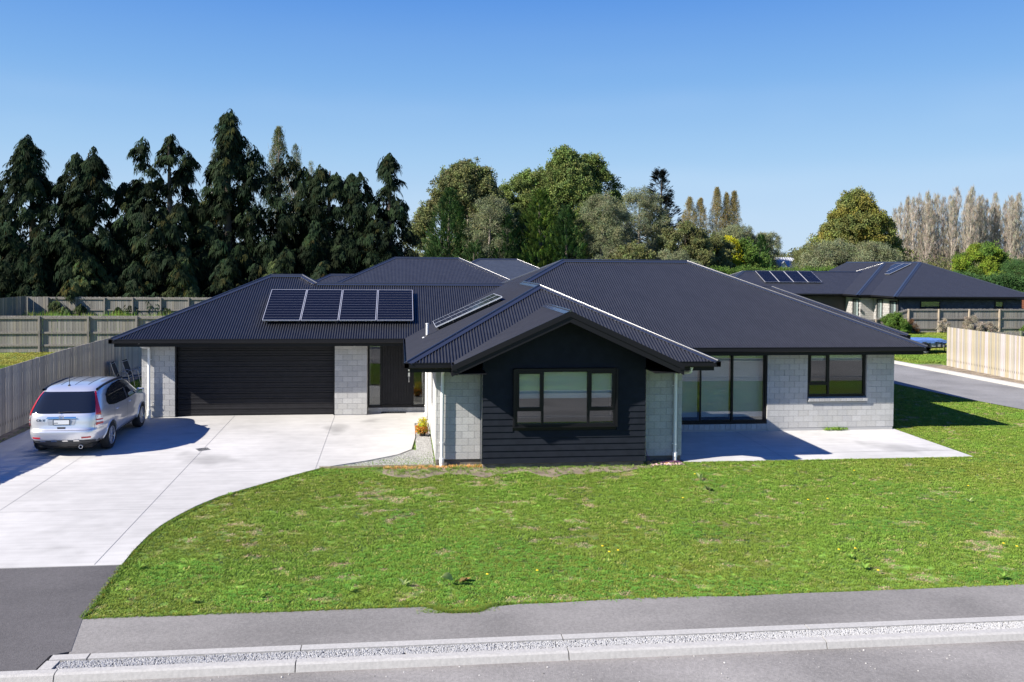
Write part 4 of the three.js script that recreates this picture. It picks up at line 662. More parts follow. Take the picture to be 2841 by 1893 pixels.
// tall weeping conifer: whorls of drooping boughs of unequal length
function conifer(name, label, x, z, h, rad0, seed, o = {}) {
  const t = thing(name, label, 'conifer', [x, gy(x, z), z], 0, o.group), r = rng(seed); part('trunk', trunkGeo(h * .96, .25 + h * .012, (r() - .5) * .04, seed, 10, .16, .1), M.trunk, t);
  const list = [], n = Math.round(h * 12 * (o.dense ?? 1)), tips = o.tips ?? [[0, 1, 0]], size = o.size ?? 1;
  for (let i = 0; i < n; i++) {                          // ragged boughs: each an uneven hanging clump at its own reach
    const tip = tips[Math.floor(r() * tips.length)], f = Math.pow(r(), .9), H = h * tip[1], a = r() * 6.2832, cl = pnoise(a * 1.4 + seed, f * h * .5, 0, seed), reach = Math.pow(1 - f, .8) * (.30 + .85 * r()) * (.6 + .75 * cl) + .03; if (cl < .36 && r() < .75) continue;
    const dir = V(Math.cos(a), 0, Math.sin(a)), c = V(tip[0] * rad0 * Math.min(1, f * 1.6), H * (.04 + .93 * f), (tip[2] ?? 0) * rad0).addScaledVector(dir, rad0 * reach), bs = (.28 + .55 * r()) * (1.1 - f * .55) * (.55 + h * .035), el = .6 + .9 * r(), k0 = .45 + .85 * r(), sk = (r() - .5) * .8, m = Math.round(13 + 24 * bs);
    for (let j = 0; j < m; j++) {
      const e = rdir(r).multiplyScalar(Math.pow(r(), .4)), p = c.clone().add(V(e.x * bs + sk * e.y * bs, e.y * bs * el - (e.x * e.x + e.z * e.z) * bs * .55, e.z * bs)); if (p.y < .1) p.y = .1 + r() * .5;
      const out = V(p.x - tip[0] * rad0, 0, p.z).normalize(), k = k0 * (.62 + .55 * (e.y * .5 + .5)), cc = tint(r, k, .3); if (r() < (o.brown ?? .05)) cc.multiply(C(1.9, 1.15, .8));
      const sp = size * (.30 + .40 * r()) * (.75 + .08 * rad0), a2 = Math.atan2(out.z, out.x) + (r() - .5) * 2.2; list.push({ p, q: face(V(Math.cos(a2), .15 + .3 * (r() - .5), Math.sin(a2)).normalize(), (r() - .5) * .9), s: V(sp, sp * (.7 + .9 * r()), sp), c: cc });
    }
  }
  for (const tip of tips) for (let i = 0; i < 20; i++) { const f = Math.pow(r(), .7), a = r() * 6.28, H = h * tip[1], R = (1 - f) * .75 * (.3 + r()); list.push({ p: V(tip[0] * rad0 + Math.cos(a) * R, H * .86 + H * .14 * f, (tip[2] ?? 0) * rad0 + Math.sin(a) * R), q: face(V(Math.cos(a), .1, Math.sin(a))), s: V(.4, .55, .4).multiplyScalar(.7 + .6 * r()), c: tint(r, .9, .3) }); }
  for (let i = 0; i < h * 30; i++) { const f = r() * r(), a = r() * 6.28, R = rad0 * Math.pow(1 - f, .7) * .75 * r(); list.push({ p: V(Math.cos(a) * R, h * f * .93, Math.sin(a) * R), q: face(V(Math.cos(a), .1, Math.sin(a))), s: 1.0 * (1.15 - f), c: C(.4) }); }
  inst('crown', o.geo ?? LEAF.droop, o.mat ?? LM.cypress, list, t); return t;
}
// feathery upright conifer
function leyland(name, label, x, z, h, rad0, seed, o = {}) {
  const t = thing(name, label, o.cat ?? 'conifer', [x, gy(x, z), z], 0, o.group), r = rng(seed); part('trunk', trunkGeo(h * .94, .2 + h * .01, 0, seed, 8, .18, .1), M.trunk, t);
  const list = [], n = Math.round(h * rad0 * 48 * (o.dense ?? 1));
  for (let i = 0; i < n; i++) { const f = Math.pow(r(), 1.25), a = r() * 6.28, lump = 1 + .22 * Math.sin(a * 3 + f * 9 + seed) + .16 * Math.sin(a * 7 - f * 17), R = rad0 * Math.pow(1 - f, .75) * lump * (.72 + .32 * r()), p = V(Math.cos(a) * R, h * (.02 + .97 * f), Math.sin(a) * R), s = (.55 + .6 * r()) * (1.15 - .5 * f) * (o.size ?? 1), k = .55 + .75 * r(); const c = tint(r, k, .3); if (r() < .1) c.multiply(C(1.5, 1.25, .9)); list.push({ p, q: face(V(Math.cos(a), .55 + r() * .5, Math.sin(a)).normalize(), (r() - .5)), s, c }); }
  inst('crown', LEAF.feather, o.mat ?? LM.ley, list, t); return t;
}
// broad crown of many leaf lumps on limbs
function broadleaf(name, label, x, z, h, rad0, seed, o = {}) {
  const t = thing(name, label, o.cat ?? 'tree', [x, gy(x, z), z], 0, o.group), r = rng(seed), base = o.base ?? .18; part('trunk', trunkGeo(h * .9, o.tr ?? .18 + h * .012, (r() - .5) * .06, seed, 11, .30, base * .8), o.bark ?? M.trunk, t);
  const list = [], lobes = o.lobes ?? 46, geo = o.geo ?? LEAF.broad;
  for (let i = 0; i < lobes; i++) {
    const f = (i + r()) / lobes, a = i * 2.39996 + r() * .8, env = o.env ? o.env(f) : Math.sqrt(Math.max(0, 1 - Math.pow(Math.abs(f * 2 - .75) / 1.28, 2.2))), R = rad0 * env * (.42 + .56 * Math.sqrt(r())), c = V(Math.cos(a) * R, h * (base + (1 - base) * f * .96), Math.sin(a) * R * .9), ls = (o.lobe ?? .30) * rad0 * (.6 + .7 * r()) * (1.1 - .4 * f), k0 = .80 + .42 * r(), hue = r();
    const m = Math.round((o.per ?? 46) * 1.7 * (.7 + .6 * r())), wisp = r() < .3;
    for (let j = 0; j < m; j++) { const e = rdir(r), q = Math.pow(r(), .3) * (wisp && r() < .35 ? 1.5 : 1), p = c.clone().add(V(e.x * ls * q, e.y * ls * q * .8, e.z * ls * q)); if (p.y < .2) p.y = .2; const k = k0 * (.8 + .4 * r()), cc = tint(r, k, .3); if (o.alt && hue < o.alt[0]) cc.multiply(C(...o.alt[1])); list.push({ p, q: Q().setFromEuler(new THREE.Euler(r() * 6.28, r() * 6.28, r() * 6.28)), s: (o.leaf ?? .8) * .72 * (.7 + .6 * r()), c: cc }); }
  }
  inst('crown', geo, o.mat ?? LM.broad, list, t); return t;
}
// slim lombardy poplar: rising branches, thin foliage
function poplar(name, label, x, z, h, w, seed, o = {}) {
  const t = thing(name, label, 'poplar', [x, gy(x, z), z], 0, o.group), r = rng(seed), g = [bar(V(0, -.3, 0), V((r() - .5) * .4, h * .97, 0), .2, 6, .02)];
  for (let i = 0; i < (o.branches ?? 46); i++) { const f = .06 + .8 * r(), a = r() * 6.28, L = h * (.16 + .2 * r()) * (1.1 - f * .75), p = V(0, h * f, 0), R = w * (.5 + .6 * r()) * (1.15 - f * .8), q = V(Math.cos(a) * R, h * f + L, Math.sin(a) * R); if (q.y > h) q.y = h; g.push(bar(p, V(q.x * .6, p.y + L * .4, q.z * .6), .05 * (1.2 - f), 4, .03), bar(V(q.x * .6, p.y + L * .4, q.z * .6), q, .03, 4, .006)); }
  part('trunk', uvm(merge(g)), o.bark ?? mat('poplar_bark', [.42, .36, .30], { roughness: 1 }), t);
  const list = [], n = Math.round((o.leaves ?? 34) * h);
  for (let i = 0; i < n; i++) { const f = .1 + .9 * Math.pow(r(), o.topHeavy ?? .9), a = r() * 6.28, R = w * Math.pow(r(), .6) * 1.08 * Math.pow(Math.sin(Math.PI * Math.min(1, .20 + .785 * f)), .75), k = .65 + .6 * r(); list.push({ p: V(Math.cos(a) * R, h * f, Math.sin(a) * R), q: Q().setFromEuler(new THREE.Euler((r() - .5) * .7, r() * 6.28, (r() - .5) * .7)), s: V(.7, .9 + .5 * r(), .7).multiplyScalar(o.size ?? .8), c: tint(r, k, .3) }); }
  inst('crown', o.geo ?? LEAF.twig, o.mat ?? LM.twig, list, t); return t;
}
// the dark conifer row behind the fences, left to right
{
  const rows = [
    ['cut by the left frame edge', -32.2, -44.0, 11.6, 3.4], ['with a pointed top, second from the left frame edge', -28.4, -42, 14.4, 3.3, { tips: [[-.1, 1], [-.1, 1], [.75, .80]] }], ['with a ragged double top, third from left', -24.3, -42, 13.6, 3.7, { tips: [[-.2, .97], [.12, 1], [.1, .98]] }],
    ['short and rounded, left of the broad blunt one', -21.4, -43, 11.4, 2.7, { tips: [[-.2, .96], [.3, 1]] }], ['broad with a blunt flat top', -18.4, -42, 14.9, 4.0, { tips: [[-.42, .97], [.12, 1], [.42, .9]] }],
    ['tallest, narrow and pointed', -13.5, -42, 16.8, 3.3], ['broad and full, right of the tallest conifer', -9.6, -42, 14.0, 4.2, { tips: [[-.5, 1], [.1, .97], [.45, .88]] }],
    ['slender, left of the narrow pair', -5.8, -41, 12.4, 2.7, { tips: [[-.2, 1], [.25, .96]] }], ['narrow and lower, between two slender conifers', -3.9, -41, 11.8, 2.1], ['rightmost of the dark conifer row', -1.1, -41, 13.5, 2.9, { tips: [[.05, 1], [.05, 1], [-.75, .88]] }],
    ['low, behind the gap left of the tallest conifer', -17.0, -46, 9.4, 3.2], ['low, filling the gap second from left', -27.0, -46, 9.8, 3.4], ['low, behind the slender pair', -7.6, -45, 9.8, 3.0],
  ];
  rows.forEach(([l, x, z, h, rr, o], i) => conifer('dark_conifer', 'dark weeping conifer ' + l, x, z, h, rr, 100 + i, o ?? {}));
  // ragged shrubs under them
  const low = [['at far left end', -31, -39.5, 4.8, 2.4], ['below the pointed conifer', -27, -39.6, 4.2, 2.3], ['below the double topped conifer', -23.4, -39.4, 5.2, 2.5], ['left below the broad blunt conifer', -19.8, -39.3, 4.6, 2.4], ['right below the broad blunt conifer', -16.4, -39.3, 4.9, 2.3], ['below the tallest conifer', -13, -39.2, 5.0, 2.4], ['below the broad full conifer', -9.4, -39, 4.9, 2.5], ['below the slender conifer', -5.8, -38.8, 4.8, 2.3], ['below the rightmost conifer', -2.0, -38.8, 4.5, 2.4]];
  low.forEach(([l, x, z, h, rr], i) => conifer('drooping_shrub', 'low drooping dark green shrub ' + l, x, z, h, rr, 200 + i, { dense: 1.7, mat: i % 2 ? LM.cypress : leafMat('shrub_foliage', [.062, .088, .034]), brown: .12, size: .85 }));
}
// poplars and birches behind the conifers
poplar('golden_poplar', 'pale golden poplar top rising behind the broad full conifer', -12.6, -62, 18.4, 1.7, 301, { mat: LM.olive, geo: LEAF.fine, size: .62, leaves: 55 });
poplar('golden_poplar', 'thin poplar top right of the golden poplar', -10.6, -60, 16.4, 1.4, 302, { mat: LM.olive, geo: LEAF.fine, size: .5, leaves: 30 });
poplar('bare_poplar', 'thin bare poplar left of the tallest conifer', -19.0, -62, 16.2, 1.3, 303, { mat: LM.pale, geo: LEAF.fine, size: .42, leaves: 22 });
poplar('bare_poplar', 'thin poplar top just right of the tallest conifer', -15.6, -62, 16.6, 1.1, 304, { mat: LM.pale, geo: LEAF.fine, size: .42, leaves: 22 });
poplar('bare_poplar', 'thin poplar at the right flank of the broad full conifer', -9.3, -62, 15, 1.2, 305, { mat: LM.pale, geo: LEAF.fine, size: .42, leaves: 22 });
broadleaf('golden_tree', 'small orange gold autumn tree between two dark conifers', -18.6, -57, 10.4, 1.4, 306, { mat: LM.gold, geo: LEAF.fine, lobes: 22, per: 22, leaf: .6 });
// centre group
broadleaf('eucalyptus', 'large rounded olive green tree left of centre', 8.0, -75, 16.8, 7.4, 311, { mat: LM.olive, lobes: 84, per: 46, lobe: .24, base: .12, leaf: .95, bark: M.paleBark, env: (f) => Math.pow(Math.max(0, 1 - Math.pow(f, 2.1)), .62) });
leyland('leyland_cypress', 'dark green feathery conifer in front of the olive tree', 5.0, -60, 12.2, 4.0, 312);
leyland('leyland_cypress', 'bright green feathery conifer below the tall broad tree', 14.0, -58, 12.0, 4.4, 313, { mat: LM.green });
leyland('leyland_cypress', 'lower feathery conifer right of the bright green one', 16.4, -56, 10.4, 3.4, 314);
leyland('leyland_cypress', 'low bushy conifer left of the bright green one', 10.6, -57, 9.3, 3.2, 315);
leyland('leyland_cypress', 'low dark conifer at the foot of the olive tree', 7.2, -56, 6.6, 2.8, 316);
broadleaf('birch', 'pale grey green birch between olive tree and bright conifer', 9.0, -58, 11.4, 2.6, 317, { mat: LM.pale, geo: LEAF.fine, lobes: 46, per: 26, leaf: .75, lobe: .36, bark: M.paleBark });
broadleaf('tall_broadleaf', 'tallest green leafy tree in the centre of the tree line', 21.4, -82, 19.8, 7.6, 318, { lobes: 110, per: 44, lobe: .22, base: .1, leaf: 1.0, env: (f) => Math.pow(Math.max(0, 1 - Math.pow(f, 1.7)), .72) });
broadleaf('tall_broadleaf', 'leafy tree lower at the left of the tallest tree', 17.2, -83, 17.2, 5.2, 379, { lobes: 70, per: 40, lobe: .25, base: .1, leaf: .95 });
broadleaf('tall_broadleaf', 'slim leafy tree top at the right of the tallest tree', 25.2, -84, 19.8, 4.3, 319, { lobes: 60, per: 38, lobe: .27, base: .1, leaf: .95 });
broadleaf('birch', 'grey green birch with pale stems right of the tallest tree', 20.4, -57, 12.0, 3.0, 320, { mat: LM.pale, geo: LEAF.fine, lobes: 60, per: 28, leaf: .75, lobe: .34, bark: M.paleBark });
broadleaf('birch', 'pale silvery birch left of the dark spruce', 25.6, -62, 13.0, 3.2, 321, { mat: LM.pale, geo: LEAF.fine, lobes: 60, per: 26, leaf: .75, lobe: .34, bark: M.paleBark });
conifer('spruce', 'dark spruce with a brown top right of the silvery birch', 36.0, -88, 18.3, 4.2, 322, { mat: LM.spruce, geo: LEAF.feather, dense: 1.0, brown: .2, size: 1.35 });
broadleaf('olive_bush', 'brownish olive bush below the dark spruce', 29.2, -58, 9.0, 3.4, 323, { mat: LM.olive, lobes: 46, per: 40, leaf: .7, base: .05 });
broadleaf('olive_bush', 'olive bush between the two birches', 22.6, -54, 6.8, 3.0, 324, { mat: LM.olive, lobes: 40, per: 36, leaf: .7, base: .05 });
broadleaf('olive_bush', 'grey olive bush at the foot of the silvery birch', 26.4, -53, 6.2, 2.8, 325, { mat: LM.pale, lobes: 36, per: 32, leaf: .6, base: .05, geo: LEAF.fine });
broadleaf('olive_bush', 'dark bush right below the dark spruce', 32.8, -60, 8.0, 3.0, 326, { mat: LM.olive, lobes: 40, per: 38, leaf: .7, base: .05 });
[['left', 57.0, 18.0, 1.6], ['second', 59.2, 17.8, 1.5], ['third', 62.6, 20.0, 1.3], ['fourth', 64.6, 19.0, 1.2], ['right', 66.2, 19.4, 1.2]].forEach(([l, x, h, w], i) => poplar('distant_poplar', ['leftmost', 'second from left', 'third and tallest', 'fourth from left', 'rightmost'][i] + ' of the five distant golden poplars right of the spruce', x, -135, h, w * 1.5, 330 + i, { mat: leafMat('poplar_gold', [.24, .20, .085]), geo: LEAF.fine, size: .8, leaves: 42, topHeavy: .85 }));
broadleaf('pale_bush', 'pale green bushy tree below the distant poplars', 54.4, -105, 11.2, 4.6, 341, { mat: LM.pale, lobes: 50, per: 36, leaf: 1.0, geo: LEAF.fine, base: .05 });
broadleaf('pale_bush', 'pale green tree left of the thin grey tree', 58.6, -106, 10.2, 3.4, 342, { mat: LM.pale, lobes: 40, per: 36, leaf: 1.0, geo: LEAF.fine, base: .05 });
leyland('leyland_cypress', 'small dark conifer behind the yellow green tree', 45.6, -76, 8.4, 2.4, 343);
broadleaf('yellow_tree', 'bright yellow green tree beside the end of the main ridge', 36.8, -64, 7.8, 3.7, 344, { mat: LM.green, lobes: 50, per: 44, leaf: .7, base: .1, alt: [.45, [3.2, 1.9, .6]] });
broadleaf('thin_tree', 'thin grey green tree above the distant grey roof', 67.8, -121, 11.0, 1.9, 345, { mat: LM.pale, lobes: 24, per: 22, leaf: .9, geo: LEAF.fine, lobe: .4 });
broadleaf('big_tree', 'large spreading yellow green tree behind the neighbouring house', 59.4, -78, 14.4, 7.0, 346, { lobes: 110, per: 44, lobe: .23, base: .1, leaf: .95, mat: leafMat('autumn_green_foliage', [.175, .195, .060]), alt: [.35, [1.2, 1.05, .8]], env: (f) => Math.pow(Math.max(0, 1 - Math.pow(f, 1.5)), .72) });
broadleaf('willow_shrub', 'silvery pale shrub below the large spreading tree, at left', 48.6, -64, 7.6, 4.0, 347, { mat: LM.pale, geo: LEAF.fine, lobes: 56, per: 36, leaf: .85, base: .04 });
broadleaf('willow_shrub', 'silvery pale shrub below the large spreading tree, at right', 52.4, -62, 7.4, 3.6, 348, { mat: LM.pale, geo: LEAF.fine, lobes: 50, per: 36, leaf: .85, base: .04 });
broadleaf('pale_bush', 'yellowish bush right of the distant grey roof', 61.0, -92, 8.2, 3.6, 349, { mat: LM.olive, lobes: 40, per: 36, leaf: .9, geo: LEAF.fine, base: .05 });
broadleaf('round_shrub', 'round bright green shrub behind the right end of the neighbouring roof', 61.0, -56, 7.1, 3.1, 350, { mat: LM.green, lobes: 56, per: 44, leaf: .6, base: .03, alt: [.3, [1.6, 1.3, .8]] });
broadleaf('dark_shrub', 'dark grey green shrub at the right frame edge', 62.2, -52, 5.5, 2.6, 351, { mat: LM.ley, lobes: 50, per: 44, leaf: .5, base: .03, geo: LEAF.fine });
[126.5, 128.3, 130.2, 133, 136].forEach((x, i) => poplar('far_poplar', 'tiny far poplar on the horizon in the gap', x, -220, 10.6 + (i % 2) * .8, .8, 360 + i, { mat: LM.twig, size: 1.1, leaves: 20, branches: 16, group: 'tiny far poplars on the horizon' }));
{ // the bare brown poplar row at the right: four grown, the rest copies
  const pts = [[89.6, -114.1, 16.2], [89.2, -111.6, 16.6], [91.1, -113, 17.3], [92.2, -112.2, 17.6], [93.4, -111, 17.0], [94.6, -115.5, 17.0], [96.0, -115.9, 17.6], [94.9, -109.3, 16.1], [97.7, -113.9, 17.1], [99.0, -114.1, 18.7], [97.0, -108, 17.4], [100.6, -112.2, 18.6], [99.8, -109.3, 16.6], [102.4, -112.2, 17.2], [103.2, -110.9, 15.6], [107, -114.8, 17.8], [104.6, -110.9, 15.3], [105.6, -109.1, 16.9], [108.7, -111.8, 16.9], [107.9, -110.1, 17.4], [110.2, -110.6, 17.2], [88.2, -115.5, 14.9], [87.4, -112.6, 15.6], [90.2, -114.8, 16.9], [92.9, -114.6, 16.0], [95.4, -112.4, 16.8], [98.5, -110.2, 16.2], [101.6, -114.5, 17.4], [103.9, -113.0, 16.5], [106.6, -111.6, 16.2], [109.4, -113.5, 16.8], [113, -110.5, 17.2], [90.6, -109.9, 15.4], [101.4, -111.3, 16], [106.2, -113.6, 15.8], [111.6, -112, 16.6]], protos = [];
  pts.forEach(([x, z, h], i) => {
    const label = 'bare brown poplar in the tall row at the right edge';
    if (i < 4) { protos.push(poplar('brown_poplar', label, x, z, 17, 1.6, 400 + i, { group: 'bare brown poplars in the row at right', leaves: 26, branches: 84, size: .8, topHeavy: 1.5 })); protos[i].scale.setScalar(h / 17); return; }
    const o = protos[i % 4].clone(); o.name = numbered('brown_poplar'); scene.add(o); o.userData = { ...protos[0].userData }; o.position.set(x, gy(x, z), z); o.rotation.y = i * 1.7; o.scale.set(h / 17 * (.9 + .03 * (i % 5)), h / 17, h / 17);
  });
  const r = rng(9), list = []; for (let i = 0; i < 2600; i++) { const x = 84 + r() * 40, z = -104 - r() * 5; list.push({ p: V(x, r() * r() * 6.5, z), q: Q().setFromEuler(new THREE.Euler(r() * 6, r() * 6, r() * 6)), s: .9 + r() * .8, c: tint(r, .6 + .6 * r(), .3) }); }
  tag(inst(numbered('undergrowth'), LEAF.fine, LM.olive, list, scene, 'stuff'), 'scrubby brown green undergrowth below the bare poplar row', 'undergrowth');
}
{ // clipped hedge behind the neighbouring low roof, and other soft masses
  const r = rng(19), hedge = (name, label, x0, x1, z0, h, d, n, m) => { const list = []; for (let i = 0; i < n; i++) { const x = x0 + r() * (x1 - x0), top = h * (.9 + .14 * pnoise(x * .9, 2, 0, 5) + .06 * r()), y = top * Math.sqrt(r()), zz = z0 - r() * d * (y > top * .92 ? 1 : .35); list.push({ p: V(x, y, zz), q: Q().setFromEuler(new THREE.Euler(r() * 6, r() * 6, r() * 6)), s: .5 + .35 * r(), c: tint(r, .6 + .7 * r(), .3) }); }
    const t = thing(name, label, 'hedge'); const g = bx(x0 + .2, -.2, z0 - d + .3, x1 - .2, h * .85, z0 - .5); part('stems', g, M.trunk, t); inst('foliage', LEAF.fine, m, list, t); };
  hedge('hedge', 'green clipped hedge behind the neighbouring low roof', 30, 52, -53.5, 4.35, 2.2, 6500, LM.green);
  hedge('hedge', 'dark hedge at the right behind the neighbouring house', 52, 66, -50, 3.8, 2, 2600, LM.ley);
  hedge('hedge', 'dark green hedge foliage low behind the rear roofs', 1, 30, -52, 3.2, 2.4, 5200, LM.ley);
  // a far belt of trees that reads as one mass
  const list = []; for (let i = 0; i < 9000; i++) { const x = -140 + r() * 330, h = 3.5 + 4.5 * pnoise(x * .07, 3, 0, 9) + 2 * pnoise(x * .4, 7, 0, 9), y = h * Math.sqrt(r()); list.push({ p: V(x * 1.25, y, -180 - r() * 10), q: Q().setFromEuler(new THREE.Euler(r() * 6, r() * 6, r() * 6)), s: 1.6 + r() * 1.2, c: tint(r, .7 + .6 * r(), .3) }); }
  tag(inst(numbered('far_woodland'), LEAF.broad, leafMat('far_foliage', [.12, .135, .075]), list, scene, 'stuff'), 'low far belt of woodland along the horizon', 'woodland');
}

// ───────────────────────── lawn ─────────────────────────
const GRASS = [1, 2, 3].map((s) => cluster(20 + s, 13, 1, 1, (r) => { const a = r() * 6.28, R = .5 * Math.sqrt(r()), lean = .25 + .75 * r(), b = r() * 6.28; return { p: V(Math.cos(a) * R, 0, Math.sin(a) * R), d: V(Math.cos(b) * lean, 1, Math.sin(b) * lean).normalize(), s: V(-Math.sin(b), 0, Math.cos(b)), l: .55 + .55 * r(), w: .045 + .035 * r() }; }));
const CLOVER = cluster(31, 12, 1, 1, (r) => { const a = r() * 6.28, R = .5 * Math.sqrt(r()); const b = r() * 6.28; return { p: V(Math.cos(a) * R, .3 + .3 * r(), Math.sin(a) * R), d: V(Math.cos(b), .15, Math.sin(b)).normalize(), s: V(-Math.sin(b), .1, Math.cos(b)), l: .26, w: .12 }; });
const grassMat = leafMat('lawn_grass', [.205, .332, .056], { roughness: .7, transmission: .35 });
const inPoly = (p, x, z) => { let c = false; for (let i = 0, j = p.length - 1; i < p.length; j = i++) if ((p[i][1] > z) !== (p[j][1] > z) && x < (p[j][0] - p[i][0]) * (z - p[i][1]) / (p[j][1] - p[i][1]) + p[i][0]) c = !c; return c; };
const terrainY = (x, z) => gy(x, z) - .025;
{
  const frontPoly = [...driveEdge.slice(5).map(([x, z]) => [x + .02, z]), [-4.40, 14.19], [.4, 14.19], [.7, 14.42], [1.1, 14.42], [1.35, 14.19], [24.4, 14.19], [23.2, 8], [22.2, 4], [20.89, .32], [20.20, -2.12], [19.85, -5.51], [19.7, -12], [14.55, -12], [14.6, 2.88], [14.74, 6.33], [7.0, 6.33], [6.96, 6.28], [-.5, 6.27], [-1.84, 6.27]];
  const r = rng(71), sets = [[], [], []], clover = [], tan = [];
  const dry = (x, z) => { const a = fbm(x * .17 + 7, z * .30 + 3, 9, 4, 61, false), b = pnoise(x * 4.6, z * 6.4, 0, 62); return sstep(.615, .73, a * .62 + b * .38 + .05 * Math.exp(-(((x + .6) / 1.2) ** 2 + ((z - 8.4) / .7) ** 2)) * 5); };
  const stale = (x, z) => sstep(.42, .75, fbm(x * .05 + 2, z * .08 + 9, 5, 3, 91, false));
  const lush = (x, z) => pnoise(x * .8, z * .8, 0, 63) * .5 + pnoise(x * 2.3, z * 2.3, 0, 64) * .5;
  for (let i = 0; i < 215000; i++) {
    const x = -5 + r() * 29, z = -12 + 26.6 * Math.pow(r(), .62); if (!inPoly(frontPoly, x, z)) continue;
    if (z < 7.6 && x > -.6 && x < 7 && z < Math.max(6.3, dirtFront(x)) && r() > .04 + .75 * sstep(.52, .75, pnoise(x * 2.7, z * 3.5, 0, 77)) * sstep(6.35, 7, z)) continue;
    const d = dry(x, z), L = lush(x, z); if (r() < d * .80) { if (r() < .8) { const kt = .75 + .5 * r(); tan.push({ p: V(x, terrainY(x, z) - .002, z), q: Q().setFromEuler(new THREE.Euler((r() - .5) * .5, r() * 6.28, (r() - .5) * .5)), s: V(.075, .014 + .014 * r(), .075), c: C(2.55 * kt, 1.22 * kt, 4.6 * kt) }); } continue; }
    const far = clamp((15 - z) / 25, 0, 1), s = (.022 + .020 * L + .010 * r()) * (1 - .45 * d) * (1 + .6 * far), k = (.78 + .44 * r()) * (.86 + .26 * L);
    const c = C(k * (.92 + 1.0 * d * r() + .28 * (1 - L) + .10 * stale(x, z)), k * (1 - .06 * stale(x, z)), k * (.9 + .9 * d * r())); if (r() < .05 + .16 * d) c.set(0xffffff).copy(C(2.3 * k, 1.35 * k, 2.6 * k));
    sets[Math.floor(r() * 2.999)].push({ p: V(x, terrainY(x, z) - .004, z), q: Q().setFromAxisAngle(V(0, 1, 0), r() * 6.28), s: V(s * 2.3, s * (.75 + .5 * r()), s * 2.3), c });
    if (pnoise(x * .55 + 3, z * .8, 0, 66) > .70 && r() < .28) { const k2 = .8 + .5 * r(); clover.push({ p: V(x + r() * .06, terrainY(x, z), z + r() * .06), q: Q().setFromAxisAngle(V(0, 1, 0), r() * 6.28), s: V(.09, .04, .09), c: C(k2 * .85, k2 * 1.15, k2) }); }
  }
  const lawn = new THREE.Group(); lawn.name = 'lawn_grass'; scene.add(lawn); tag(lawn, 'mown green front lawn with dry patches around the house', 'grass'); lawn.userData.kind = 'stuff';
  sets.forEach((l, i) => inst('grass_blades', GRASS[i], grassMat, l, lawn, 'stuff')); inst('clover', CLOVER, grassMat, clover, lawn, 'stuff'); inst('dry_thatch', GRASS[0], grassMat, tan, lawn, 'stuff');
  // longer fringe along the edges
  const fr = [], edge = (pts, n, h, w = .05) => { for (let i = 0; i < n; i++) { const t = r() * (pts.length - 1), k = Math.floor(t), u = t - k, x = lerp(pts[k][0], pts[k + 1][0], u) + (r() - .5) * w * 2, z = lerp(pts[k][1], pts[k + 1][1], u) + (r() - .5) * w, kk = .75 + .5 * r(), s = h * .75 * (.6 + .8 * r()); const c = C(kk * (r() < .15 ? 1.9 : 1.05), kk, kk * (r() < .15 ? 1.8 : 1)); fr.push({ p: V(x, terrainY(x, z) + .006, z), q: Q().setFromAxisAngle(V(0, 1, 0), r() * 6.28), s: V(s * 1.1, s, s * 1.1), c }); } };
  edge(driveEdge.slice(5).map(([x, z]) => [x + .035, z]), 1500, .05); edge([[-4.5, 12.15], [-4.41, 14.15]], 260, .06); edge([[-4.40, 14.14], [.4, 14.14], [.75, 14.38], [1.1, 14.38], [1.4, 14.14], [12, 14.14]], 4200, .05, .06); edge([[7.0, 6.36], [14.7, 6.36]], 900, .05); edge([[14.68, 3], [14.76, 6.3]], 400, .05); edge([[-.6, 6.30], [.6, 6.30]], 160, .05);
  edge([[.4, 14.30], [1.3, 14.30]], 500, .05, .2); edge([[-10.62, -6], [-10.5, 8]], 700, .06, .1); edge([[-10.0, -.2], [-8.0, .2]], 300, .06, .2);
  inst('grass_fringe', GRASS[1], grassMat, fr, lawn, 'stuff');
  // sparse dry tufts in the dirt border
  const dr = []; for (let i = 0; i < 1500; i++) { const x = -.4 + r() * 7.2, z = 6.3 + r() * r() * (dirtFront(x) - 6.2); const straw = z < 6.5 && r() < .75, kk = .7 + .6 * r(); dr.push({ p: V(x, terrainY(x, z) + .012, z), q: Q().setFromEuler(new THREE.Euler((r() - .5) * .8, r() * 6.28, (r() - .5) * .8)), s: .03 + .05 * r(), c: straw ? C(3.6 * kk, 1.35 * kk, 3.0 * kk) : C(kk * 1.1, kk, kk * 1.3) }); }
  tag(inst(numbered('dry_tufts'), GRASS[2], grassMat, dr, scene, 'stuff'), 'dry straw and weed tufts in the dirt below the gable wall', 'weeds');
  // the rougher yards behind
  const yd = [], yard = (x0, x1, z0, z1, n, h, dryK) => { for (let i = 0; i < n; i++) { const x = x0 + r() * (x1 - x0), z = z0 + r() * (z1 - z0), k = .75 + .5 * r(), L = pnoise(x * .5, z * .5, 0, 68), dk = dryK * sstep(.35, .7, pnoise(x * .25, z * .35, 0, 69)), s = h * (.6 + .8 * r()) * (.7 + .6 * L); const c = C(k * (1.05 + 1.1 * dk), k * (1 + .15 * dk), k * (1 + .6 * dk)); yd.push({ p: V(x, terrainY(x, z) - .005, z), q: Q().setFromAxisAngle(V(0, 1, 0), r() * 6.28), s: V(s * 1.9, s, s * 1.9), c }); } };
  yard(24.3, 36, -31.4, -12.2, 22000, .085, .45); yard(19.7, 23.8, -48, -40, 100, .08, 0); yard(36, 48, -31.4, -20, 9000, .10, .4); yard(-26, -10.9, -18.6, -4, 14000, .085, .8); yard(-26, -11, -4, 4, 6000, .07, .6); yard(-10.4, -7.9, -10, .2, 2600, .06, .1); yard(26.2, 33, -12, 0, 3000, .08, .3);
  tag(inst(numbered('yard_grass'), GRASS[0], grassMat, yd, scene, 'stuff'), 'rough yellow green grass of the neighbouring yards', 'grass');
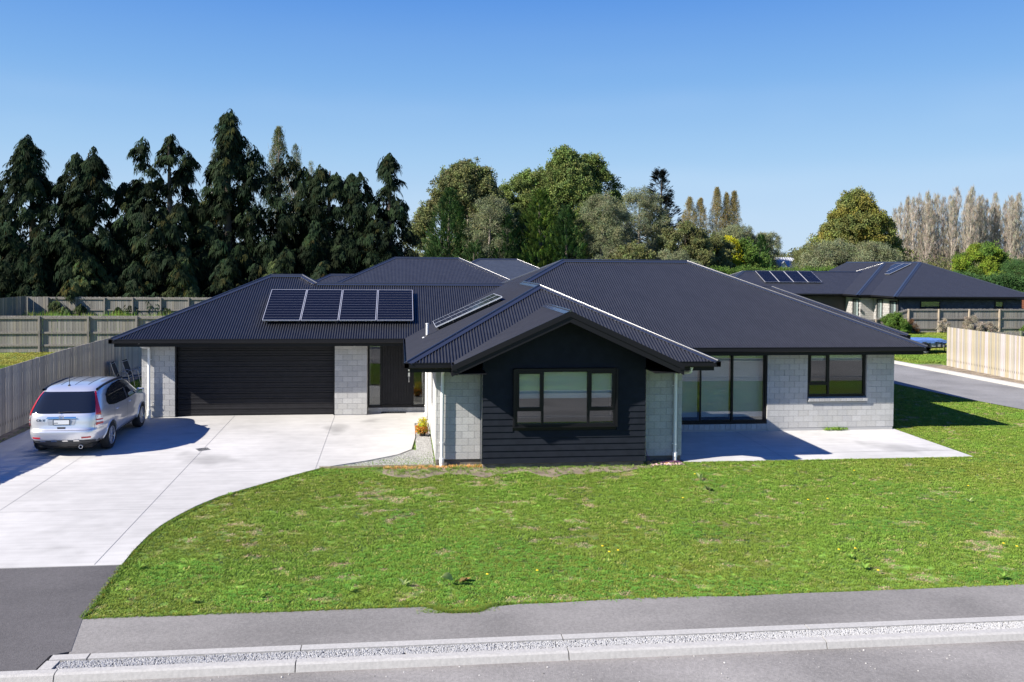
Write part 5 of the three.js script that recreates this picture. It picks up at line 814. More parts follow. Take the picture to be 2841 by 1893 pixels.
  const wd = []; for (let i = 0; i < 900; i++) { const x = -26.5 + r() * 14, z = -37 + r() * 2.4, m = pnoise(x * .7, 1, 0, 5); if (m < .35) continue; const k = .6 + .8 * r(); wd.push({ p: V(x, -.05, z), q: Q().setFromAxisAngle(V(0, 1, 0), r() * 6.28), s: V(.4, .7 + 1.2 * m * r(), .4), c: r() < .3 ? C(k * 1.6, k, k * 1.4) : C(k * .9, k, k) }); }
  tag(inst(numbered('tall_weeds'), GRASS[1], grassMat, wd, scene, 'stuff'), 'tall weeds growing against the farther back fence', 'weeds');
}
// single weeds and flowers one can point to
{
  const green = leafMat('weed_leaf', [.24, .40, .07], { transmission: .4 }), paleLeaf = leafMat('pale_leaf', [.38, .46, .18], { transmission: .4 }), brown = leafMat('wilted_leaf', [.20, .15, .05]), yel = mat('dandelion_yellow', [.80, .58, .02], { roughness: .7 });
  const leafG = (L, W, bend = .4) => { const pos = [], n = 6; for (let i = 0; i < n; i++) { const P = (t) => { const w = W * Math.sin(Math.PI * Math.min(.97, t * .94 + .04)); return [[-w, .5 * bend * L * Math.sin(t * 2.4), L * t], [w, .5 * bend * L * Math.sin(t * 2.4), L * t], [0, .5 * bend * L * Math.sin(t * 2.4) - w * .25, L * t]]; }; const [a, b, c] = P(i / n), [d, e, f] = P((i + 1) / n); pos.push(...a, ...c, ...f, ...a, ...f, ...d, ...c, ...b, ...e, ...c, ...e, ...f); } return geom(pos); };
  const rosette = (name, label, cat, x, z, n, L, W, m, seed, up = .5, group) => { const t = thing(name, label, cat, [x, terrainY(x, z), z], 0, group), r = rng(seed); for (let i = 0; i < n; i++) { const o = part('leaf', leafG(L * .72 * (.7 + .6 * r()), W * .8 * (.8 + .4 * r())), m, t); o.rotation.set(-(up * (.4 + r())), i / n * 6.28 + r() * .5, 0, 'YXZ'); o.position.y = .02; } return t; };
  rosette('broadleaf_weed', 'pale spiky weed clump in the lower left lawn', 'weed', .07, 13.36, 11, .19, .016, paleLeaf, 1); rosette('broadleaf_weed', 'flat weed near the footpath, left of the pale spiky clump', 'weed', -.75, 13.52, 7, .13, .02, green, 2);
  rosette('broadleaf_weed', 'weed rosette at the right end of the lawn edge by the footpath', 'weed', 9.67, 13.9, 10, .16, .024, green, 3); rosette('broadleaf_weed', 'broad weed rosette below the paired dandelions', 'weed', 7.66, 12.85, 9, .14, .026, green, 4); rosette('broadleaf_weed', 'broad weed rosette close to the footpath at right', 'weed', 7.65, 13.32, 9, .15, .028, green, 5); rosette('broadleaf_weed', 'pale weed rosette alone in the right lawn', 'weed', 11.9, 10.0, 8, .15, .025, paleLeaf, 6); rosette('broadleaf_weed', 'low weed near the left tip of the lawn', 'weed', -3.03, 13.72, 9, .15, .02, green, 7); rosette('broadleaf_weed', 'low weed right of the left lawn tip', 'weed', -2.08, 13.6, 9, .15, .02, green, 8); rosette('broadleaf_weed', 'low weed beside the concrete drive curve', 'weed', -4.2, 12.3, 9, .17, .02, green, 9); rosette('broadleaf_weed', 'spreading weed on the drive curve above the lawn', 'weed', -3.55, 8.35, 9, .16, .02, green, 10);
  rosette('dock_leaf', 'single upright pale dock leaf in the lawn below the patio corner', 'weed', 6.82, 7.96, 2, .26, .05, paleLeaf, 11, 1.1); rosette('dock_leaf', 'dark wilted dock weed below the patio corner', 'weed', 6.70, 8.74, 6, .20, .04, leafMat('dark_dock', [.11, .14, .05]), 12);
  { const t = thing('fallen_leaf', 'large curled cream and brown dead leaf lying on the lawn', 'leaf', [.85, terrainY(.85, 13.36) + .03, 13.36], .4); const a = part('leaf_blade', leafG(.24, .075, .9), paleLeaf, t); a.rotation.set(-.5, -1.1, .3); a.position.set(-.02, .05, 0); const b = part('leaf_blade', leafG(.2, .06, .7), brown, t); b.rotation.set(-.2, .5, 0); const c = part('leaf_blade', leafG(.16, .05, .5), brown, t); c.rotation.set(-.15, 1.9, 0); c.position.x = .1; const d = part('leaf_blade', leafG(.15, .05, .5), mat('orange_leaf', [.30, .16, .05]), t); d.rotation.set(-.2, 1.4, 0); d.position.x = .16; }
  const fl = [[1.39, 13.15], [2.21, 13.06], [3.58, 12.34], [3.75, 12.28], [3.53, 12.06], [7.93, 12.53], [7.61, 12.56], [8.94, 9.68], [8.49, 9.72], [10.73, 7.57], [10.74, 12.51], [10.87, 12.67], [7.76, 13.52], [6.81, 7.59], [5.9, 9.4], [12.6, 9.0]]; let f0;
  fl.forEach(([x, z], i) => { if (!f0) { f0 = thing('dandelion', 'small yellow dandelion flower in the front lawn', 'dandelion', [0, 0, 0], 0, 'yellow dandelions in the front lawn'); part('stalk', bar(V(0, 0, 0), V(.005, .07, 0), .003, 5), green, f0); part('flower_head', [new THREE.SphereGeometry(.017, 12, 6).scale(1, .5, 1).translate(.005, .075, 0), ...range(0, 6.28, 10).map((a) => new THREE.SphereGeometry(.007, 6, 4).scale(1.6, .4, 1).rotateY(-a).translate(.005 + Math.cos(a) * .015, .074, Math.sin(a) * .015))], yel, f0); }
    const o = i ? f0.clone() : f0; if (i) { o.name = numbered('dandelion'); scene.add(o); } o.position.set(x, terrainY(x, z), z); });
  const pw = rng(50), pl = []; for (let i = 0; i < 26; i++) pl.push({ p: V(12.69 + (pw() - .5) * .75, -.075, 3.05 + pw() * .06), q: Q().setFromAxisAngle(V(0, 1, 0), pw() * 6), s: .07 + .09 * pw(), c: C(1.1, 1.1, 1) });
  tag(inst(numbered('patio_weed'), GRASS[0], grassMat, pl, scene, 'stuff'), 'grassy weed growing where the patio meets the right block wall', 'weed');
  // flowers by the entrance
  const t = thing('potted_flower', 'black pot of yellow and orange flowers by the entrance wing wall', 'potted plant', [.62, gy(.6, 2.95) - .02, 2.95]); t.scale.setScalar(.8); part('pot', new THREE.LatheGeometry([[0, 0], [.09, 0], [.12, .17], [.135, .17], [.135, .19], [.115, .19]].map((p) => new THREE.Vector2(...p)), 20), M.black, t);
  const r = rng(6), mk = (c, n, y0, y1, R) => { const l = []; for (let i = 0; i < n; i++) { const e = rdir(r); l.push({ p: V(e.x * R, lerp(y0, y1, r()), e.z * R * .9), q: Q().setFromEuler(new THREE.Euler(r() * 6, r() * 6, 0)), s: .14 + .06 * r(), c: tint(r, .8 + .5 * r(), .3) }); } return [l, c]; };
  const [l1, c1] = mk(leafMat('yellow_leaf', [.55, .50, .05]), 26, .32, .62, .10); inst('yellow_foliage', LEAF.broad, c1, l1, t); const [l2, c2] = mk(leafMat('orange_petal', [.55, .22, .04]), 34, .14, .34, .18); inst('orange_flowers', LEAF.broad, c2, l2, t); const [l3, c3] = mk(green, 12, .15, .4, .14); inst('leaves', LEAF.broad, c3, l3, t);
  for (const [n, label, x, z, col] of [['red_flower_pot', 'white pot with red flower at the garage corner behind the car', -8.55, -5.9, [.62, .03, .06]], ['orange_flower_pot', 'white pot with orange flower farther behind the garage corner', -9.1, -9.6, [.75, .30, .03]]]) { const q = thing(n, label, 'flower pot', [x, -.02, z]); part('pot', new THREE.LatheGeometry([[0, 0], [.10, 0], [.14, .26], [.15, .28], [.12, .28]].map((p) => new THREE.Vector2(...p)), 18), M.pvc, q); const l = []; for (let i = 0; i < 14; i++) { const e = rdir(r); l.push({ p: V(e.x * .12, .34 + e.y * .07, e.z * .12), q: Q().setFromEuler(new THREE.Euler(r() * 6, r() * 6, 0)), s: .16 }); } inst('bloom', LEAF.broad, leafMat('petal_' + n, col), l, q); }
  // rubble and cable at the right of the gable wall
  { const rr = rng(12), l = []; for (let i = 0; i < 70; i++) { const k = .7 + .6 * rr(); l.push({ p: V(6.05 + rr() * .85, -.135, 6.36 + rr() * .22), q: Q().setFromEuler(new THREE.Euler(rr() * 6, rr() * 6, 0)), s: V(.02 + rr() * .035, .01 + rr() * .012, .015 + rr() * .02), c: C(k * 1.25, k, k * .95) }); } tag(inst(numbered('rubble'), new THREE.DodecahedronGeometry(1, 0), mat('rubble_stone', [.42, .36, .33], {}), l, scene, 'stuff'), 'pale rubble and offcuts lying below the right downpipe', 'rubble');
    solo('garden_hose', tube([V(6.16, -.12, 6.36), V(6.3, -.11, 6.42), V(6.5, -.10, 6.36), V(6.7, -.10, 6.45), V(6.9, -.11, 6.40), V(6.72, -.09, 6.36), V(6.4, -.10, 6.46), V(6.22, -.11, 6.41)], .012, 60, 7), mat('dark_hose', [.10, .04, .10], { roughness: .5 }), 'dark purple cable lying coiled at the foot of the right downpipe', 'cable');
    [[5.02, 6.42, .085, 'larger grey stone at the foot of the cladding'], [5.2, 6.40, .06, 'smaller grey stone beside the larger one at the cladding foot']].forEach(([x, z, s, l], i) => { const g = new THREE.IcosahedronGeometry(s, 1), p = g.attributes.position, q = rng(i + 3); const m = new Map(); for (let k = 0; k < p.count; k++) { const key = [p.getX(k), p.getY(k), p.getZ(k)].map((v) => v.toFixed(4)).join(); if (!m.has(key)) m.set(key, .75 + .4 * q()); const f = m.get(key); p.setXYZ(k, p.getX(k) * f * 1.2, p.getY(k) * f * .7, p.getZ(k) * f); } g.computeVertexNormals(); const o = solo('stone', uvm(g), mat('grey_stone', [.36, .36, .36], { roughness: .95 }), l, 'stone'); o.position.set(x, -.11, z); }); }
  // shrubs along the yard fence
  broadleaf('fence_shrub', 'green leafy shrub against the sloping part of the yard fence', 35.7, -30.9, 1.35, .95, 501, { mat: LM.green, lobes: 22, per: 34, leaf: .26, base: .02, tr: .04, cat: 'shrub' }); broadleaf('fence_shrub', 'brown dry shrub right beside the green fence shrub', 36.8, -30.9, 1.0, .6, 502, { mat: LM.brown, geo: LEAF.twig, lobes: 14, per: 20, leaf: .3, base: .02, tr: .03, cat: 'shrub' });
  broadleaf('dry_weed', 'dry twiggy weed at the second yard fence post', 39.7, -31.1, 1.0, .5, 503, { mat: LM.twig, geo: LEAF.twig, lobes: 12, per: 16, leaf: .3, base: .02, tr: .02, cat: 'weed' }); broadleaf('dry_weed', 'taller yellowed weed between the yard fence posts', 41.9, -31.1, 1.2, .7, 504, { mat: LM.twig, geo: LEAF.fine, lobes: 14, per: 16, leaf: .3, base: .02, tr: .02, cat: 'weed' }); broadleaf('dry_weed', 'low yellowed weed left of the third yard fence post', 43.1, -31.1, .8, .6, 505, { mat: LM.twig, geo: LEAF.fine, lobes: 12, per: 14, leaf: .3, base: .02, tr: .02, cat: 'weed' }); broadleaf('fence_shrub', 'small green plant at the right end of the yard fence', 46.4, -31.1, .6, .6, 506, { mat: LM.green, lobes: 12, per: 20, leaf: .22, base: .02, tr: .02, cat: 'shrub' });
}

// ───────────────────────── garden chairs ─────────────────────────
{
  const frameM = mat('grey_tube_steel', [.36, .37, .39], { metalness: .7, roughness: .35 }), sling = mat('black_sling_fabric', [.012, .013, .016], { roughness: .85 });
  function chair(label) {                               // seat faces +x
    const t = thing('garden_chair', label, 'garden chair', [0, 0, 0], 0, 'black sling garden chairs by the fence');
    for (const s of [-1, 1]) { const z = s * .27; part('side_frame', [tube([V(-.30, .98, z), V(-.18, .62, z), V(-.08, .40, z), V(.0, .37, z), V(.3, .40, z), V(.36, .40, z)], .013, 40, 8)], frameM, t); part('arm_leg', [tube([V(-.22, 0, z * 1.08), V(-.14, .34, z * 1.08), V(-.02, .60, z * 1.08), V(.12, .66, z * 1.08), V(.28, .62, z * 1.08), V(.33, .5, z * 1.08), V(.42, 0, z * 1.08)], .013, 50, 8)], frameM, t); }
    part('backrest', [bx(-.005, 0, -.255, .005, .62, .255).rotateZ(.33).translate(-.10, .405, 0)], sling, t); part('seat', [bx(0, -.005, -.255, .40, .005, .255).rotateZ(.08).translate(-.06, .375, 0)], sling, t); part('cross_bar', [bar(V(.34, .40, -.27), V(.34, .40, .27), .011), bar(V(-.28, .94, -.27), V(-.28, .94, .27), .011)], frameM, t); return t; }
  const a = chair('nearer of the two black garden chairs standing against the paling fence'), b = a.clone(); b.name = numbered('garden_chair'); scene.add(b); b.userData = { ...a.userData, label: 'farther of the two black garden chairs standing against the paling fence' };
  a.position.set(-10.38, -.03, -6.15); b.position.set(-10.18, -.03, -6.85); a.rotation.y = .06; b.rotation.y = -.05;
}
// ───────────────────────── trailer ─────────────────────────
{
  const t = thing('trailer', 'small box trailer under a blue tarpaulin on the far grass', 'trailer', [29.4, gy(29, -17) - .02, -17.5], .04), grey = mat('trailer_grey', [.42, .43, .43], { roughness: .5, metalness: .3 }), blk = M.black, tarp = mat('blue_tarpaulin', [.11, .21, .50], { roughness: .32, bumpMap: bFine, bumpScale: .02 });
  part('box', [rbx(-2.4, .40, -1.45, .98, .74, 0, .02)], grey, t); part('chassis', [bx(-2.3, .34, -1.3, .9, .40, -.05), ...[.05, .42, .72, .95].map((x) => bx(x - .02, .36, 0, x + .02, .78, .03))], blk, t);
  const pos = [], n = 14, m = 8, y = (u, v) => .80 + .10 * Math.sin(Math.PI * v) * (.6 + .4 * Math.sin(u * 5)) + .02 * Math.sin(u * 23 + v * 9), P = (i, j) => { const u = i / n, v = j / m; return [-2.46 + 3.5 * u, y(u, v), .04 - 1.54 * v]; }; for (let i = 0; i < n; i++) for (let j = 0; j < m; j++) pos.push(...P(i, j), ...P(i + 1, j), ...P(i + 1, j + 1), ...P(i, j), ...P(i + 1, j + 1), ...P(i, j + 1));
  for (let i = 0; i < n; i++) { const a = P(i, 0), b = P(i + 1, 0), k = .13 + .035 * Math.sin(i * 2.1); pos.push(...a, ...b, b[0], b[1] - k, b[2] + .02, ...a, b[0], b[1] - k, b[2] + .02, a[0], a[1] - k - .01, a[2] + .02); } for (let j = 0; j < m; j++) { const a = P(n, j), b = P(n, j + 1); pos.push(...a, ...b, b[0] + .02, b[1] - .16, b[2], ...a, b[0] + .02, b[1] - .16, b[2], a[0] + .02, a[1] - .16, a[2]); }
  part('tarpaulin', uvm(geom(pos)), tarp, t);
  const wheel = (x, z) => { const w = part('wheel', new THREE.TorusGeometry(.22, .075, 12, 28).translate(x, .295, z), M.rubber, t); part('rim', [new THREE.CylinderGeometry(.17, .17, .10, 24).rotateX(Math.PI / 2).translate(x, .295, z + .02)], grey, w); part('hub', [new THREE.CylinderGeometry(.04, .05, .14, 14).rotateX(Math.PI / 2).translate(x, .295, z + .03), ...range(0, 5.02, 4).map((a) => new THREE.CylinderGeometry(.035, .035, .112, 12).rotateX(Math.PI / 2).translate(x + Math.cos(a) * .105, .295 + Math.sin(a) * .105, z + .022))], blk, w); };
  wheel(-.35, .12); wheel(-.35, -1.57);
  part('mudguard', [new THREE.TorusGeometry(.34, .03, 8, 24, Math.PI).scale(1, 1, 3).translate(-.35, .30, .12)], blk, t); part('drawbar', [bar(V(.9, .38, -.2), V(1.9, .40, -.72), .035), bar(V(.9, .38, -1.3), V(1.9, .40, -.78), .035), bar(V(1.3, .40, -.45), V(1.3, 0, -.45), .025), rbx(1.85, .37, -.82, 2.05, .47, -.68, .02)], blk, t); part('spare_roll', new THREE.CylinderGeometry(.13, .13, .5, 16).rotateX(Math.PI / 2).translate(1.12, .62, -.5), blk, t);
}
// ───────────────────────── the car ─────────────────────────
{
  const car = thing('parked_car', 'silver estate off-roader parked by the paling fence, seen from behind', 'car', [-8.29, 0, 2.62], .012);
  car.position.y = gy(-8.29, 2.62) + .010; car.rotation.x = .016;
  const paint = mat('silver_metallic_paint', [.76, .77, .79], { phys: true, metalness: .62, roughness: .28, clearcoat: 1, clearcoatRoughness: .04 });
  const dark = mat('tinted_glass', [.010, .012, .014], { phys: true, roughness: .03, clearcoat: 1, clearcoatRoughness: .02 }), red = mat('red_lens', [.50, .008, .018], { phys: true, roughness: .12, clearcoat: 1 }), clear = mat('clear_lens', [.72, .74, .78], { phys: true, roughness: .1, clearcoat: 1, metalness: .3 }), chrome = mat('chrome', [.82, .83, .85], { metalness: 1, roughness: .08 }), trim = mat('grey_cladding', [.05, .052, .055], { roughness: .6 }), seam = mat('panel_gap', [.02, .02, .022], { roughness: .8 });
  // height, half width, rear z, front z, squareness
  const KEY = [[.24, .70, 2.06, -2.02, 4], [.30, .80, 2.16, -2.10, 4.5], [.36, .86, 2.24, -2.17, 5], [.46, .895, 2.285, -2.21, 5.5], [.58, .905, 2.30, -2.225, 6], [.66, .905, 2.295, -2.22, 6], [.70, .905, 2.25, -2.21, 6], [.80, .91, 2.225, -2.18, 6.5], [.90, .912, 2.215, -2.10, 6.5], [.97, .908, 2.20, -1.98, 6.5], [1.02, .902, 2.185, -1.75, 6.5], [1.07, .893, 2.16, -1.42, 6.5], [1.12, .880, 2.13, -1.28, 6.5], [1.22, .845, 2.06, -1.10, 6.5], [1.34, .80, 1.965, -.90, 6.5], [1.46, .75, 1.85, -.70, 6.5], [1.54, .71, 1.75, -.53, 6], [1.60, .66, 1.64, -.36, 5.5], [1.645, .58, 1.48, -.16, 5], [1.67, .45, 1.22, .10, 4], [1.682, .25, .95, .35, 3], [1.685, .02, .68, .60, 2.5]];
  const row = (y) => { let k = 0; while (k < KEY.length - 2 && y > KEY[k + 1][0]) k++; const a = KEY[k], b = KEY[k + 1], t = clamp((y - a[0]) / (b[0] - a[0]), 0, 1); return a.map((v, i) => lerp(v, b[i], t)); };
  const rearZ = (x, y) => { const [, w, zr, zf, n] = row(y), c = (zr + zf) / 2, L = (zr - zf) / 2, q = Math.min(.9999, Math.abs(x) / w); return c + L * Math.pow(1 - Math.pow(q, n), 1 / n); };
  const sideX = (z, y) => { const [, w, zr, zf, n] = row(y), c = (zr + zf) / 2, L = (zr - zf) / 2, q = Math.min(.9999, Math.abs(z - c) / L); return w * Math.pow(1 - Math.pow(q, n), 1 / n); };
  // body shell as rings
  const rings = [], NY = [...new Set([...range(.24, 1.0, 26), ...range(1.0, 1.55, 28), 1.575, 1.60, 1.62, 1.635, 1.65, 1.66, 1.668, 1.674, 1.679, 1.682, 1.684, 1.685])].sort((a, b) => a - b), NA = 112;
  for (const y of NY) { const [, w, zr, zf, n] = row(y), c = (zr + zf) / 2, L = (zr - zf) / 2, R = []; for (let i = 0; i < NA; i++) { const a = i / NA * 2 * Math.PI, ca = Math.cos(a), sa = Math.sin(a), e = 2 / n; R.push(V(w * Math.sign(ca) * Math.pow(Math.abs(ca), e), y, c + L * Math.sign(sa) * Math.pow(Math.abs(sa), e))); } rings.push(R); }
  const pos = [], idx = []; rings.forEach((R) => R.forEach((p) => pos.push(p.x, p.y, p.z)));
  for (let j = 0; j < rings.length - 1; j++) for (let i = 0; i < NA; i++) { const a = j * NA + i, b = j * NA + (i + 1) % NA; idx.push(a, a + NA, b, b, a + NA, b + NA); }
  const bot = pos.length / 3; pos.push(0, .24, 0, 0, 1.686, .64); for (let i = 0; i < NA; i++) { idx.push(bot, i, (i + 1) % NA); const q = (rings.length - 1) * NA; idx.push(bot + 1, q + (i + 1) % NA, q + i); }
  let shell = new THREE.BufferGeometry(); shell.setAttribute('position', new THREE.Float32BufferAttribute(pos, 3)); shell.setIndex(idx); shell.computeVertexNormals(); shell.setAttribute('uv', new THREE.Float32BufferAttribute(new Float32Array(pos.length / 3 * 2), 2));
  const ev = new Evaluator(); ev.attributes = ['position', 'normal', 'uv']; ev.useGroups = false;
  let body = new Brush(shell); body.updateMatrixWorld();
  for (const [x, z] of [[-.93, 1.31], [.93, 1.31], [-.93, -1.31], [.93, -1.31]]) { const c = new THREE.CylinderGeometry(.385, .385, .62, 40).rotateZ(Math.PI / 2).translate(x, .345, z), d = new Brush(c); d.updateMatrixWorld(); body = ev.evaluate(body, d, SUBTRACTION); body.updateMatrixWorld(); }
  part('body', body.geometry, paint, car);
  // patches that lie on the shell; outline in (x, y) at the back or (z, y) on a side
  function patch(out, place, off, n = 26) {
    const sh = new THREE.Shape(out.map((p) => new THREE.Vector2(...p))), xs = out.map((p) => p[0]), ys = out.map((p) => p[1]), x0 = Math.min(...xs), x1 = Math.max(...xs), y0 = Math.min(...ys), y1 = Math.max(...ys), P = sh.getPoints(8), pos = [];
    const span = (y) => { const h = []; for (let i = 0; i < P.length; i++) { const a = P[i], b = P[(i + 1) % P.length]; if ((a.y > y) !== (b.y > y)) h.push(a.x + (b.x - a.x) * (y - a.y) / (b.y - a.y)); } return [Math.min(...h), Math.max(...h)]; };
    const rowsN = n, cols = n, g = []; for (let j = 0; j <= rowsN; j++) { const y = lerp(y0 + 1e-4, y1 - 1e-4, j / rowsN), [a, b] = span(y), R = []; for (let i = 0; i <= cols; i++) R.push(place(lerp(a, b, i / cols), y, off)); g.push(R); }
    const ix = [], pp = g.flat().flatMap((p) => [p.x, p.y, p.z]); for (let j = 0; j < rowsN; j++) for (let i = 0; i < cols; i++) { const a = j * (cols + 1) + i; ix.push(a, a + 1, a + cols + 1, a + 1, a + cols + 2, a + cols + 1); }
    const q = new THREE.BufferGeometry(); q.setAttribute('position', new THREE.Float32BufferAttribute(pp, 3)); q.setIndex(ix); q.computeVertexNormals(); return q.toNonIndexed();
  }
  const back = (x, y, o) => V(x, y, rearZ(x, y) + o), side = (s) => (z, y, o) => V(s * (sideX(z, y) + o), y, z);
  // at the corners: parameter runs round from the back (0) to the side (1)
  const corner = (s) => (t, y, o) => { const [, w, zr, zf, n] = row(y), c = (zr + zf) / 2, L = (zr - zf) / 2, a = lerp(Math.PI / 2, 0, t), e = 2 / n, ca = Math.cos(a), sa = Math.sin(a); return V(s * (w + o) * Math.pow(ca, e), y, c + (L + o) * Math.pow(Math.max(0, sa), e)); };
  const g = (m, name, ...rest) => part(name, patch(...rest), m, car);
  g(dark, 'rear_window', [[-.745, 1.075], [.745, 1.075], [.66, 1.50], [.58, 1.545], [-.58, 1.545], [-.66, 1.50]], back, .006);
  for (const s of [-1, 1]) {
    const out = [[-1.10, 1.075], [.35, 1.075], [1.10, 1.10], [1.45, 1.16], [1.52, 1.24], [1.42, 1.38], [1.12, 1.50], [.65, 1.555], [.1, 1.56], [-.32, 1.51], [-.72, 1.33]];
    g(dark, 'side_window', out, side(s), .006); g(trim, 'window_pillar', [[.02, 1.08], [.12, 1.08], [.10, 1.555], [.0, 1.555]], side(s), .009, 8);
    const vis = patch([[-.72, 1.36], [-.32, 1.535], [.1, 1.585], [.65, 1.58], [1.14, 1.52], [1.44, 1.40], [1.40, 1.37], [1.1, 1.485], [.65, 1.54], [.1, 1.545], [-.30, 1.49]], side(s), .016, 22); part('wind_deflector', vis, mat('smoked_acrylic', [.02, .02, .022], { roughness: .1 }), car);
    g(red, 'tail_light', [[.385, 1.02], [.56, .99], [.545, 1.16], [.50, 1.36], [.46, 1.545], [.40, 1.545], [.395, 1.3]], corner(s), .014, 16);
    g(clear, 'reversing_light', [[.385, .915], [.60, .90], [.565, 1.0], [.385, 1.02]], corner(s), .013, 10); g(red, 'tail_light', [[.385, .885], [.615, .875], [.60, .905], [.385, .92]], corner(s), .014, 6); g(clear, 'reversing_light', [[.385, .83], [.62, .825], [.615, .875], [.385, .885]], corner(s), .013, 6); g(red, 'tail_light', [[.385, .765], [.615, .775], [.62, .825], [.385, .83]], corner(s), .014, 6);
    g(red, 'bumper_reflector', [[s * .58 - .10, .475], [s * .58 + .10, .475], [s * .58 + .10, .515], [s * .58 - .10, .515]], back, .006, 6);
    for (const [z, nm] of [[.09, 'door'], [1.12, 'door'], [-1.02, 'door']]) g(seam, 'door_seam', [[z - .003, .42], [z + .003, .42], [z + .003, 1.07], [z - .003, 1.07]], side(s), .003, 10);
    g(seam, 'door_seam', [[-1.02, .405], [.95, .405], [.95, .411], [-1.02, .411]], side(s), .003, 12);
    for (const z of [.28, -.78 + .9 + .78]) { }
    for (const z of [.92, -.12]) part('door_handle', [tube([V(s * (sideX(z, .965) + .004), .965, z - .09), V(s * (sideX(z, .965) + .035), .97, z - .05), V(s * (sideX(z, .965) + .035), .97, z + .05), V(s * (sideX(z, .965) + .004), .965, z + .09)], .013, 14, 8)], paint, car);
    part('mirror', [rbx(s * .90, 1.06, -.86, s * 1.10, 1.22, -.72, .05, 4), bar(V(s * .86, 1.08, -.80), V(s * .95, 1.11, -.80), .022)], paint, car); part('mirror_glass', rbx(s * .915, 1.075, -.722, s * 1.085, 1.205, -.712, .004, 2), mat('mirror_glass', [.25, .30, .36], { metalness: 1, roughness: .05 }), car);
    part('roof_rail', tube(range(-.30, 1.62, 10).map((z) => { const y = 1.60 - .035 * Math.pow((z - .6) / .95, 2) * 1.2; return V(s * .64, y + .03, z); }), .032, 40, 8), M.black, car);
    g(trim, 'sill', [[-.92, .25], [.92, .25], [.92, .36], [-.92, .36]], side(s), .012, 10);
    // wheel arch lips
    for (const z of [1.31, -1.31]) part('arch_lip', tube(range(.02, Math.PI - .02, 22).map((a) => { const zz = z + Math.cos(a) * .395, y = .345 + Math.sin(a) * .395; return V(s * (sideX(zz, Math.max(.26, y)) + .006), Math.max(.26, y), zz); }), .014, 44, 6), paint, car);
  }
  // tailgate details
  g(chrome, 'chrome_strip', [[-.36, .955], [.36, .955], [.33, 1.0], [-.33, 1.0]], back, .022, 10);
  g(mat('recess_paint', [.48, .50, .53], { metalness: .5, roughness: .35 }), 'plate_recess', [[-.30, .80], [.30, .80], [.345, .955], [-.345, .955]], back, .004, 10);
  const plate = part('number_plate', rbx(-.185, .815, rearZ(0, .86) + .008, .185, .935, rearZ(0, .86) + .016, .004), mat('plate_white', [.70, .72, .72], { roughness: .4 }), car);
  part('plate_frame', [bx(-.195, .808, rearZ(0, .86) + .005, .195, .818, rearZ(0, .86) + .02), bx(-.195, .932, rearZ(0, .86) + .005, .195, .942, rearZ(0, .86) + .02), bx(-.195, .818, rearZ(0, .86) + .005, -.185, .932, rearZ(0, .86) + .02), bx(.185, .818, rearZ(0, .86) + .005, .195, .932, rearZ(0, .86) + .02)], M.black, plate);
  part('plate_smudge', rbx(-.17, .845, rearZ(0, .86) + .0165, -.08, .862, rearZ(0, .86) + .018, .0005, 1), mat('plate_grey', [.12, .12, .12]), plate);
  { const z = rearZ(0, .98) + .03, oc = [[-.052, .038], [.052, .038], [.044, -.036], [.03, -.046], [-.03, -.046], [-.044, -.036]].map(([x, y]) => V(x, .985 + y, z)); part('badge', [tube([...oc], .0075, 60, 6, true), bar(V(-.024, 1.015, z), V(-.018, .953, z), .007), bar(V(.024, 1.015, z), V(.018, .953, z), .007), bar(V(-.02, .984, z), V(.02, .984, z), .006)], chrome, car); }
  const font = await new FontLoader().loadAsync('fonts/droid/droid_sans_bold.typeface.json');
  { const tg = new TextGeometry('CR-V', { font, size: .052, depth: .006, curveSegments: 3 }); tg.scale(1.35, 1, 1); tg.rotateY(0); tg.translate(-.60, .895, 0); const p = tg.attributes.position; for (let i = 0; i < p.count; i++) p.setZ(i, p.getZ(i) + rearZ(p.getX(i), p.getY(i)) + .002); tg.computeVertexNormals(); part('model_lettering', uvm(tg), mat('dark_chrome', [.18, .19, .20], { metalness: .8, roughness: .25 }), car); }
  part('wiper', [tube([V(-.06, 1.10, rearZ(-.06, 1.10) + .03), V(.12, 1.115, rearZ(.12, 1.11) + .025), V(.42, 1.10, rearZ(.42, 1.10) + .02)], .008, 20, 6), new THREE.SphereGeometry(.02, 10, 8).translate(-.06, 1.10, rearZ(-.06, 1.10) + .025)], M.black, car);
  g(seam, 'tailgate_seam', [[-.74, .675], [.74, .675], [.74, .681], [-.74, .681]], back, .004, 20); for (const s of [-1, 1]) g(seam, 'tailgate_seam', [[s * .745 - .003, .68], [s * .745 + .003, .68], [s * .745 + .003, .80], [s * .745 - .003, .80]], back, .004, 6);
  g(M.black, 'tailgate_grip', [[-.09, .715], [.09, .715], [.10, .755], [-.10, .755]], back, .005, 6);
  g(trim, 'rear_valance', [[-.80, .255], [.80, .255], [.86, .40], [.60, .43], [-.60, .43], [-.86, .40]], back, .012, 24); for (let i = 0; i < 4; i++) g(chrome, 'valance_trim', [[-.42 + i * .26 - .07, .405], [-.42 + i * .26 + .07, .405], [-.42 + i * .26 + .06, .435], [-.42 + i * .26 - .06, .435]], back, .018, 4);
  part('exhaust', [new THREE.TorusGeometry(.042, .007, 8, 22).translate(.46, .27, 2.27), new THREE.CylinderGeometry(.042, .042, .25, 20, 1, true).rotateX(Math.PI / 2).translate(.46, .27, 2.14)], chrome, car); part('exhaust_core', new THREE.CylinderGeometry(.038, .038, .02, 18).rotateX(Math.PI / 2).translate(.46, .27, 2.15), M.rubber, car);
  part('aerial', [bar(V(-.1, 1.66, 1.42), V(-.1, 1.88, 1.40), .008, 6), rbx(-.12, 1.645, 1.38, -.08, 1.672, 1.46, .008)], M.black, car);
